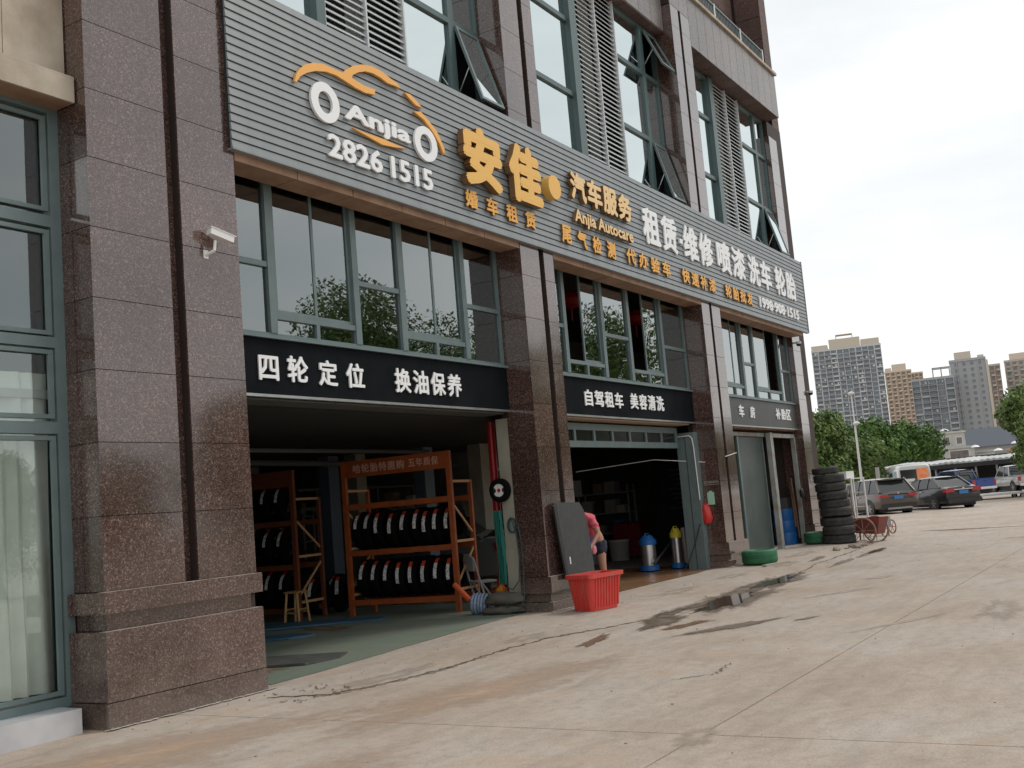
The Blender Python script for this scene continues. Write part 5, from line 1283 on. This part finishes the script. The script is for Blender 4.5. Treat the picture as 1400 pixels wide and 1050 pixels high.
for i in range(10):
    a = Vector((25.5+i*.27, -1.25+random.uniform(-.22, .25), 0)); a0 = Vector((26.6+random.uniform(-1.2, 1.6), -1.25+random.uniform(-.25, .3), 0)); s_ = random.uniform(.04, .11)
    solo('rubble_piece', blob((0, 0, 0), s_*1.5, s_, s_*.55, i+20, random.random()*3, 8), MUD, 'broken brick piece by the worn tyre stack, '+RBW[i], 'rubble', (a.x, a.y, gz(a.x, a.y)+s_*.35), group='brick rubble by the tyre stack')
solo('plank', MB().box(-.9, .9, -.09, .09, 0, .035), mat('dirty_plank', (.14, .10, .07), .8), 'dirty plank on the ground in front of the worn tyre stack', 'plank', (28.2, -1.32, .01), R(-4))
solo('timber_batten', MB().box(-.45, .45, -.05, .05, 0, .05), mat('pale_batten', (.36, .31, .25), .8), 'pale batten on the ground in front of the first green tyre', 'batten', (21.75, -.95, gz(21.7, -.95)), R(-14))

# puddles
puddle(15.6, -2.25, 2.3, .55, R(6), 3, WET); puddle(15.4, -2.3, 1.3, .30, R(4), 3.2, WTR, z=.010); puddle(13.2, -2.2, 1.2, .30, R(12), 3.7, WET, z=.0065)
puddle(18.3, -2.05, 1.9, .42, R(3), 5, WET, z=.0066); puddle(18.4, -2.05, 1.2, .24, R(3), 5.1, WTR, z=.0105)
puddle(14.0, -2.0, .9, .16, R(2), 8, WET)
puddle(12.8, -2.75, .70, .17, R(-15), 6, MUDW); puddle(11.4, -2.15, .62, .14, R(10), 9, MUDW)
puddle(12.6, -3.45, .85, .2, R(-25), 12, WET); puddle(13.2, -4.15, .30, .07, R(-20), 14, WET)
puddle(22.5, -2.15, 1.2, .11, R(3), 21, WET); puddle(25.0, -2.1, 1.6, .16, R(2), 23, WET); puddle(25.4, -2.1, 1.2, .10, R(2), 23.1, WTR, z=.010)
puddle(23.3, -1.35, .9, .1, R(5), 25, WET); puddle(9.3, 1.2, .9, .5, R(30), 31, mat('orange_damp', (.26, .17, .10), .5, col2=(.20, .15, .10), scale=4), z=.0075); soft(MATS['orange_damp'], .7, 1.3)
ODU = mat('orange_dust', (.47, .325, .22), .9, col2=(.42, .315, .235), scale=3); soft(ODU, .35, 1.25)
puddle(5.6, -1.3, 2.2, .8, R(-20), 61, ODU, 'dust_patch', z=.0022); puddle(8.2, -2.6, 2.4, .7, R(-10), 63, ODU, 'dust_patch', z=.0021); puddle(4.6, -3.4, 1.8, .9, 0, 65, ODU, 'dust_patch', z=.0023)
puddle(12.7, 3.2, .9, .35, R(70), 33, MATS['orange_damp'], z=.0075)
puddle(8.1, .45, .12, .05, 0, 41, MUDW)
STN = mat('old_stain', (.36, .30, .245), .8, col2=(.40, .335, .275), scale=5); soft(STN, .55, 1.35)
rq = random.Random(12)
for i in range(7):
    x = rq.uniform(4, 30); y = rq.uniform(-8, -1.6); puddle(x, y, rq.uniform(.25, 1.3), rq.uniform(.08, .4), rq.uniform(-.5, .5), 50+i*1.7, STN, 'stain', z=.003+.0001*i)
for i in range(7): puddle(9+i*2.6, -.9+rq.uniform(-.2, .3), rq.uniform(.4, 1.2), .25, 0, 90+i, STN, 'stain', z=.0012+.0001*i)

gm = MB(); rr_ = random.Random(5)
for i in range(230):
    x = rr_.uniform(3, 34); y = rr_.uniform(-7.5, -.15) if rr_.random() < .5 else -.25-abs(rr_.gauss(0, .35)); q = rr_.uniform(.003, .008)
    if x < 6: y -= .6
    gm.M = Matrix.Translation((x, y, gz(x, y)+q*.4)) @ Matrix.Rotation(rr_.random()*6, 4, 'Z')
    gm.box(-q, q*1.3, -q, q*.8, -q*.4, q*.6)
solo('grit', gm, MUD, 'loose grit and crumbs scattered over the concrete yard', 'grit', kind='stuff')
lm = MB()
for i in range(60):
    x = 7.6+rr_.random()*.9 if i < 40 else rr_.uniform(14, 30); y = -.35-rr_.random()*.9 if i < 40 else rr_.uniform(-2.2, -1.5); q = rr_.uniform(.01, .03)
    lm.M = Matrix.Translation((x, y, gz(x, y)+.006)) @ Matrix.Rotation(rr_.random()*6, 4, 'Z') @ Matrix.Rotation(rr_.uniform(-.2, .2), 4, 'X')
    lm.add([(-q, -q*.4, .003), (q, -q*.2, .006), (q*.6, q*.5, .003), (-q*.8, q*.3, .005), (-q, -q*.4, 0), (q, -q*.2, .003), (q*.6, q*.5, 0), (-q*.8, q*.3, .002)], [(0,1,2,3),(7,6,5,4),(0,4,5,1),(1,5,6,2),(2,6,7,3),(3,7,4,0)])
solo('dry_leaf_litter', lm, mat('dead_leaf', (.16, .10, .05), .9), 'dry leaf bits and dirt gathered along the crack by the first pillar', 'litter', kind='stuff')

# ------------------------------------------------------------------ trees
def leafmat(name, a, b_):
    m = mat(name, a, .6, col2=b_, scale=.9, detail=5, lo=.35, hi=.68, spec=.25)
    return m
LF1 = leafmat('leaf_green', (.055, .115, .028), (.14, .24, .06)); LF2 = leafmat('leaf_olive', (.08, .13, .035), (.17, .24, .07)); LF3 = leafmat('leaf_dark', (.035, .075, .025), (.08, .14, .04))
BRK = mat('bark', (.11, .08, .06), .9)
def tree_meshes(seed, H, Rr, n, lobes, ls, low=.2):
    rr = random.Random(seed); L = []
    for i in range(lobes):
        a = rr.random()*6.283; d = rr.uniform(0, Rr*.62); z = rr.uniform(H*low+Rr*.3, H-Rr*.32)
        L.append((Vector((d*math.cos(a), d*math.sin(a), z)), rr.uniform(.25, .46)*Rr))
    L.append((Vector((0, 0, H-Rr*.42)), Rr*.42))
    tot = sum(q[1]**2 for q in L); vs = []; fs = []
    for c, q in L:
        k = int(n*q*q/tot)
        for i in range(k):
            d = Vector((rr.gauss(0, 1), rr.gauss(0, 1), rr.gauss(0, 1))).normalized()
            nzv = 1+.35*noise.noise(c+d*2.3)
            p = c+d*q*nzv*(1-abs(rr.gauss(0, .16)))
            if p.z < .3: continue
            s_ = ls*rr.uniform(.6, 1.4); e = (d+Vector((rr.gauss(0, .6), rr.gauss(0, .6), rr.gauss(0, .6)))).normalized().orthogonal().normalized()
            g_ = e.cross((d+Vector((rr.gauss(0,.7), rr.gauss(0,.7), rr.gauss(0,.7)))).normalized()).normalized(); b0 = len(vs)
            vs += [p-e*s_, p+g_*s_*.5-Vector((0,0,s_*.1)), p+e*s_, p-g_*s_*.5-Vector((0,0,s_*.1))]; fs.append((b0, b0+1, b0+2, b0+3))
    t = MB().cyl((0, 0, 0), (.1, 0, H*.45), .16*H/6, .09*H/6, n=8)
    for c, q in L[:6]: t.cyl((.08, 0, H*.32), c, .05*H/6, .02, n=6)
    cr_ = MB(); cr_.v = [tuple(v) for v in vs]; cr_.f = fs
    me = bpy.data.meshes.new('crown'); me.from_pydata(cr_.v, [], cr_.f); me.update()
    return me, t.mesh('trunk', BRK)
kinds = [tree_meshes(3, 6.2, 3.4, 9000, 16, .17), tree_meshes(5, 5.8, 3.6, 9000, 17, .17), tree_meshes(11, 7.0, 3.2, 9000, 15, .16)]
cm = {}
def tree(k, lf, x, y, s_, rz, label, group):
    T = thing('tree', label, 'tree', (x, y, 0), rz, group=group); T.scale = (s_,)*3
    me, tk = kinds[k]
    if (k, lf.name) not in cm:
        m2 = me.copy(); m2.materials.clear(); m2.materials.append(lf); cm[(k, lf.name)] = m2
    part('crown', cm[(k, lf.name)], None, T); part('trunk', tk, None, T)
def far(az, d): return (d*math.cos(R(az)), -8.3+d*math.sin(R(az)))
GT = 'trees behind the parking lot'
for az, d, k, lf, s_, rz, lb in ((15.75, 74, 2, LF2, .93, 0, 'tall olive green tree right behind the end of the building'), (14.55, 80, 1, LF2, .84, 1, 'olive tree behind the white lamp post'),
                             (13.35, 96, 0, LF1, 1.10, 2, 'round bright green tree right of the lamp post'), (12.15, 99, 1, LF1, 1.08, 3.3, 'broad green tree above the minibus'),
                             (11.3, 102, 0, LF2, .92, 4, 'rightmost olive tree of the group above the minibus'), (16.9, 92, 0, LF3, 1.0, 5, 'dark tree mostly hidden by the granite building'),
                             (14.0, 104, 1, LF3, .95, 2, 'dark tree filling the gap behind the lamp post'),
                             (5.75, 62, 2, LF2, .88, .5, 'tree cut by the right edge of the photo'), (5.0, 66, 0, LF1, .9, 1.5, 'green tree just outside the right edge of the photo')):
    x, y = far(az, d); tree(k, lf, x, y, s_, rz, lb, GT)
# the row of trees across the street; they show as reflections in the glass and the polished stone
kinds += [tree_meshes(21, 6.4, 3.0, 26000, 20, .055, .12), tree_meshes(23, 6.0, 3.3, 26000, 22, .055, .12)]
row_ = ((3, .70), (8.5, .75), (14, .68), (19, .74), (24, .82), (29, .95), (34, 1.2), (39.5, 1.6), (46, 2.3), (54, 2.35), (63, 1.4), (73, 2.9), (84, 1.3), (96, 1.4), (109, 1.5), (122, 1.3), (136, 1.4))
words = ['first', 'second', 'third', 'fourth', 'fifth', 'sixth', 'seventh', 'eighth', 'ninth', 'tenth', 'eleventh', 'twelfth', 'thirteenth', 'fourteenth', 'fifteenth', 'sixteenth', 'seventeenth']
for i, (x, s_) in enumerate(row_):
    tree(3+i % 2, (LF1, LF3, LF2)[i % 3], x, -27-(i*7 % 3), s_, i*1.3, words[i]+' tree from the left in the row across the street, seen reflected', 'street trees reflected in the glass')

# ------------------------------------------------------------------ carport, lamp, posts
x0, y0 = far(12.6, 90); x1, y1 = far(5.4, 85)
d = Vector((x1-x0, y1-y0, 0)); L_ = d.length; an = math.atan2(d.y, d.x)
CP = thing('carport', 'long low carport with wavy white sheet roof behind the parked cars', 'carport', (x0, y0, 0), an)
n = 90; vs = []; fs = []
for i in range(n+1):
    x = L_*i/n; dz = .05*math.sin(i*1.9)+.08*noise.noise(Vector((x*.6, 0, 0)))
    vs += [(x, -2.0, 2.44+dz), (x, 2.0, 2.70+dz), (x, 2.0, 2.62+dz), (x, -2.0, 2.28+dz)]
for i in range(n):
    for j in range(4): fs.append((i*4+j, i*4+(j+1) % 4, (i+1)*4+(j+1) % 4, (i+1)*4+j))
# the street side is +y or -y: keep both edges trimmed
part('roof_sheet', MB().add(vs, fs), mat('pale_roof_sheet', (.50, .51, .50), .6, col2=(.36, .37, .37), scale=1.0), CP)
for i in range(9): part('post', MB().box(i*L_/8-.06, i*L_/8+.06, -1.9, -1.78, 0, 2.35), GRY, CP)
part('back_wall', MB().box(0, L_, 1.9, 2.0, 0, 2.8), mat('carport_back', (.05, .05, .05), .9), CP)
part('underside_shade', MB().box(0, L_, -2.06, -2.01, 2.0, 2.3), DRK, CP)  # dark strip stands for the shaded underside of the roof
lx, ly = far(14.05, 56)
LP = thing('street_lamp', 'tall thin white lamp post with two small lamp heads between the trees', 'lamp post', (lx, ly, 0))
part('pole', MB().cyl((0, 0, 0), (0, 0, 4.3), .075, .05, n=10).cyl((0, 0, 4.3), (0, 0, 5.85), .035, .03, n=8), WPA, LP, smooth=True)
part('lamp_head', MB().lathe([(0, .12), (.16, .06), (.18, 0), (.06, -.08), (0, -.1)], 12, c=(0, -.08, 4.45)), WPA, LP, smooth=True); part('lamp_head', MB().lathe([(0, .12), (.15, .06), (.16, 0), (.06, -.08), (0, -.1)], 12, c=(0, 0, 5.95)), WPA, LP, smooth=True)
x, y = far(13.25, 63); solo('concrete_post', MB().box(-.09, .09, -.09, .09, 0, 2.3), mat('concrete_post_grey', (.35, .34, .32), .8), 'short pale concrete post in front of the trees left of the minibus', 'post', (x, y, 0))

# ------------------------------------------------------------------ distant houses and towers
def house(name, label, az, d, w_, dep, h, wallm, wins, extra=None, rot=0):
    x, y = far(az, d); T = thing(name, label, 'house', (x, y, 0), R(az)+rot, group='low houses below the towers')
    # local: front faces -x ; width along y
    part('wall', MB().box(0, dep, -w_/2, w_/2, 0, h), wallm, T)
    part('roof', MB().box(-.25, dep+.2, -w_/2-.25, w_/2+.25, h, h+.25).box(-.2, -.05, -w_/2-.2, w_/2+.2, h+.25, h+.9 if extra == 'parapet' else h+.4), wallm, T)
    for (a, b_, c, e) in wins:
        W = part('window', MB().box(-.06, -.01, a-.08, b_+.08, c-.08, c).box(-.06, -.01, a-.08, b_+.08, e, e+.08).box(-.06, -.01, a-.08, a, c, e).box(-.06, -.01, b_, b_+.08, c, e), WPA, T)
        part('pane', MB().box(-.03, -.004, a, b_, c, e), mat('house_glass', (.11, .10, .10), .3, col2=(.2, .17, .16), scale=1), W)
    return T
HW = mat('white_render', (.48, .48, .44), .8, col2=(.38, .38, .35), scale=.5)
HT = mat('tan_render', (.42, .30, .20), .8); HG = mat('grey_render', (.33, .33, .32), .8, col2=(.25, .25, .24), scale=.3)
house('white_house', 'narrow white three storey house with rooftop room', 9.35, 230, 5.6, 8, 6.4, HW, [(-1.7, 1.7, 3.6, 6.0), (-1.7, 1.7, .6, 2.8)])
x, y = far(9.55, 231)
house('rooftop_room', 'small white rooftop room with dark opening on the narrow house', 9.62, 233, 5.0, 5, 9.6, HW, [(.4, 1.6, 7.2, 8.9), (-1.9, -.9, 7.4, 8.7)])
house('white_house', 'white two storey house right of the narrow house', 8.35, 232, 4.6, 8, 5.3, HW, [(-1.4, 1.2, 2.9, 4.8), (-1.4, 1.2, .3, 2.0)])
house('grey_house', 'grey terraced house with many white railings left of the narrow house', 10.6, 240, 8, 10, 5.2, HG, [(-2.4, -.6, 2.7, 4.4), (.6, 2.6, 2.7, 4.4)])
house('white_house', 'low white house with small yard wall near the tan house', 7.35, 225, 4.5, 8, 3.9, HW, [(-1.2, .2, 1.5, 3.0)])
house('tan_house', 'tan rendered house partly hidden by the tree on the right', 6.35, 220, 6.5, 8, 5.0, HT, [(-.2, 1.5, 2.0, 3.6)])
x, y = far(7.0, 262)
T = thing('warehouse', 'long building with dark slate blue roof behind the tan house', 'warehouse', (x, y, 0), R(7.0))
part('wall', MB().box(0, 14, -13, 10, 0, 7), HG, T); part('roof', MB().add([(-.5,-13.5,7),(-.5,10.5,7),(8,10.5,11.4),(8,-13.5,11.4),(16,-13.5,7),(16,10.5,7)], [(0,1,2,3),(3,2,5,4),(0,3,4),(1,5,2)]), mat('slate_roof', (.065, .08, .10), .7), T)
for az, d, z, lb in ((9.9, 222, 9.9, 'on top of the narrow white house'), (8.6, 222, 6.3, 'above the two storey white house'), (10.35, 222, 4.6, 'over the grey terrace'), (6.8, 215, 6.2, 'in front of the slate roof'), (7.6, 216, 5.2, 'beside the slate roof')):
    x, y = far(az, d); sd_ = thing('satellite_dish', 'white satellite dish '+lb, 'dish', (x, y, z), R(az), group='white dishes on the low houses')
    part('dish', MB().lathe([(0, .35), (.5, .2), (.85, -.1)], 14), WPA, sd_, smooth=True); part('stand', MB().cyl((0, 0, -1.5), (0, 0, .3), .06, n=6), GRY, sd_)

def tower(label, az, d, w_, dep, h, floors, style, wallm, slabm, darkm, rot=0, z0=0):
    x, y = far(az, d); T = thing('apartment_tower', label, 'apartment tower', (x, y, z0), R(az)+rot, group='high apartment towers on the skyline')
    fh = h/floors
    part('wall', MB().box(0, dep, -w_/2, w_/2, 0, h), wallm, T)
    rr = random.Random(int(az*100)); wn = MB(); bl = MB(); pn = MB()
    if style == 'grid':
        nb = max(4, int(w_/3.6)); bw = w_/nb
        for fl in range(floors):
            z = fl*fh
            for i in range(nb):
                a = -w_/2+i*bw
                typ = (i*7+(fl % 2 if i % 3 == 0 else 0)) % 4 if rr.random() > .18 else rr.choice((1, 2, 3))
                if rr.random() < .3: bl.box(-.75, -.05, a+bw*.86, a+bw*.98, z+fh*.36, z+fh*.6)
                if rr.random() < .25: pn.box(-1.15, -.9, a+bw*.2, a+bw*rr.uniform(.3, .6), z+fh*.35, z+fh*.8)
                wn.box(-.12, -.02, a+bw*.15, a+bw*.85, z+fh*.30, z+fh*.86)
                if typ != 3:
                    bl.box(-1.3, 0, a+bw*.04, a+bw*.92, z+fh*.00, z+fh*.07); bl.box(-1.3, -1.2, a+bw*.04, a+bw*.92, z+fh*.07, z+fh*.32) if typ == 1 else bl.box(-1.3, -1.22, a+bw*.04, a+bw*.92, z+fh*.27, z+fh*.33)
            bl.box(-.16, 0, -w_/2, w_/2, z-.1, z+.12)
        for i in range(nb+1):
            a = -w_/2+i*bw
            if i % 3 != 1: pn.box(-.9, 0, a-.18, a+.18, 0, h)
            else: pn.box(-.5, 0, a-.35, a+.35, 0, h)
    elif style == 'cream':
        nb = max(3, int(w_/3.2)); bw = w_/nb
        for fl in range(floors):
            z = fl*fh
            for i in range(nb):
                a = -w_/2+i*bw; wn.box(-.12, -.02, a+bw*.2, a+bw*.75, z+fh*.28, z+fh*.84)
                if (i+fl) % 2 == 0: bl.box(-1.2, 0, a, a+bw*.7, z, z+fh*.34)
            bl.box(-.14, 0, -w_/2, w_/2, z-.12, z+.12)
        for i in range(nb+1): pn.box(-.35, 0, -w_/2+i*bw-.15, -w_/2+i*bw+.15, 0, h)
    else:   # plain
        for fl in range(floors):
            z = fl*fh
            for i in range(4):
                a = -w_/2+w_*(.12+.22*i); wn.box(-.1, -.02, a, a+w_*.085, z+fh*.35, z+fh*.78); bl.box(-.2, 0, a-.1, a+w_*.085+.1, z+fh*.28, z+fh*.33)
        pn.box(-.3, 0, w_*.30, w_*.32, 0, h); pn.box(-.3, 0, -w_*.30, -w_*.28, 0, h)
    # side wall windows
    for fl in range(floors):
        for s_ in (-1, 1):
            for k in range(3): wn.box(dep*(.15+.28*k), dep*(.15+.28*k)+1.6, s_*(w_/2+.02), s_*(w_/2+.1), fl*fh+fh*.3, fl*fh+fh*.8)
    part('window', wn, darkm, T, kind='stuff'); part('balcony', bl, slabm, T, kind='stuff'); part('pier', pn, slabm, T, kind='stuff')
    part('roof', MB().box(-.4, dep, -w_/2-.3, w_/2+.3, h, h+1.2), slabm, T)
    return T
TWG = mat('hazed_tower_glass', (.15, .18, .21), .35)  # distance haze is mixed into this and the other tower colours
A_ = tower('tall blue grey tower with pale balconies nearest the granite building', 14.05, 715, 42, 22, 86, 30, 'grid', mat('blue_grey_tower', (.27, .295, .32), .8), mat('tower_white_trim', (.52, .53, .53), .8), TWG)
part('crown', MB().box(0, 14, -20.5, -9.5, 87.2, 91).box(-.5, 14, -9, 10, 87.2, 93).box(0, 14, 11, 21, 87.2, 90).box(2, 8, -5, -4.5, 93, 96).box(2, 8, 5, 5.5, 93, 96).box(2, 8, -5, 5, 95.5, 96), mat('tower_cream', (.55, .49, .40), .8), A_)
B_ = tower('cream and orange tower between the two grey towers', 11.70, 850, 18.5, 18, 80, 27, 'cream', mat('cream_tower', (.46, .38, .30), .8), mat('cream_trim', (.62, .52, .42), .8), mat('cream_tower_window', (.20, .14, .11), .5))
part('crown', MB().box(1, 12, -6, 4, 81.2, 86).box(0, 12, 4.5, 9, 81.2, 83.5), MATS['cream_trim'], B_)
tower('slim cream tower edge right of the cream tower', 10.85, 870, 9, 14, 79, 26, 'cream', MATS['cream_tower'], MATS['cream_trim'], MATS['cream_tower_window'])
C_ = tower('dark grey tower with gridded balconies and open roof frame', 10.15, 590, 20.0, 18, 50, 17, 'grid', mat('grey_tower', (.22, .235, .25), .8), mat('tower_grey_trim', (.36, .37, .38), .8), TWG)
part('roof_frame', MB().box(-.5, 0, -9, -8.4, 51.2, 56).box(-.5, 0, -1, -.4, 51.2, 56).box(-.5, 0, -5, -4.4, 51.2, 56).box(-.5, 0, -9, -.4, 55.4, 56).box(6, 6.5, -9, -.4, 55.4, 56).box(0, 6, -9, -8.5, 55.4, 56), MATS['tower_grey_trim'], C_)
D_ = tower('plain mid grey tower wall with small square windows', 8.45, 600, 17.0, 18, 58.5, 19, 'plain', mat('mid_grey_tower', (.33, .335, .34), .8), MATS['tower_grey_trim'], TWG)
part('crown', MB().box(1, 9, -2, 6, 59.7, 63.5).box(1, 10, -8, -5, 59.7, 61), MATS['tower_cream'], D_)
part('beige_strip', MB().box(-.5, 2, -9.6, -8.51, 16, 58), MATS['tower_cream'], D_)
tower('brownish tower half hidden behind the plain grey tower', 7.40, 700, 9, 16, 63, 21, 'cream', mat('brown_grey_tower', (.28, .24, .22), .8), mat('beige_trim2', (.45, .41, .36), .8), MATS['cream_tower_window'])
E2 = tower('peach topped tower behind the tree at the right edge', 6.1, 720, 18, 18, 66, 22, 'cream', MATS['cream_tower'], MATS['beige_trim2'], TWG)
part('crown', MB().box(1, 12, -5, 6, 67.2, 71), MATS['cream_trim'], E2)
tower('pale pink tower sliver just behind the end of the granite building', 16.25, 900, 16, 16, 56, 18, 'cream', MATS['cream_tower'], MATS['cream_trim'], MATS['cream_tower_window'])
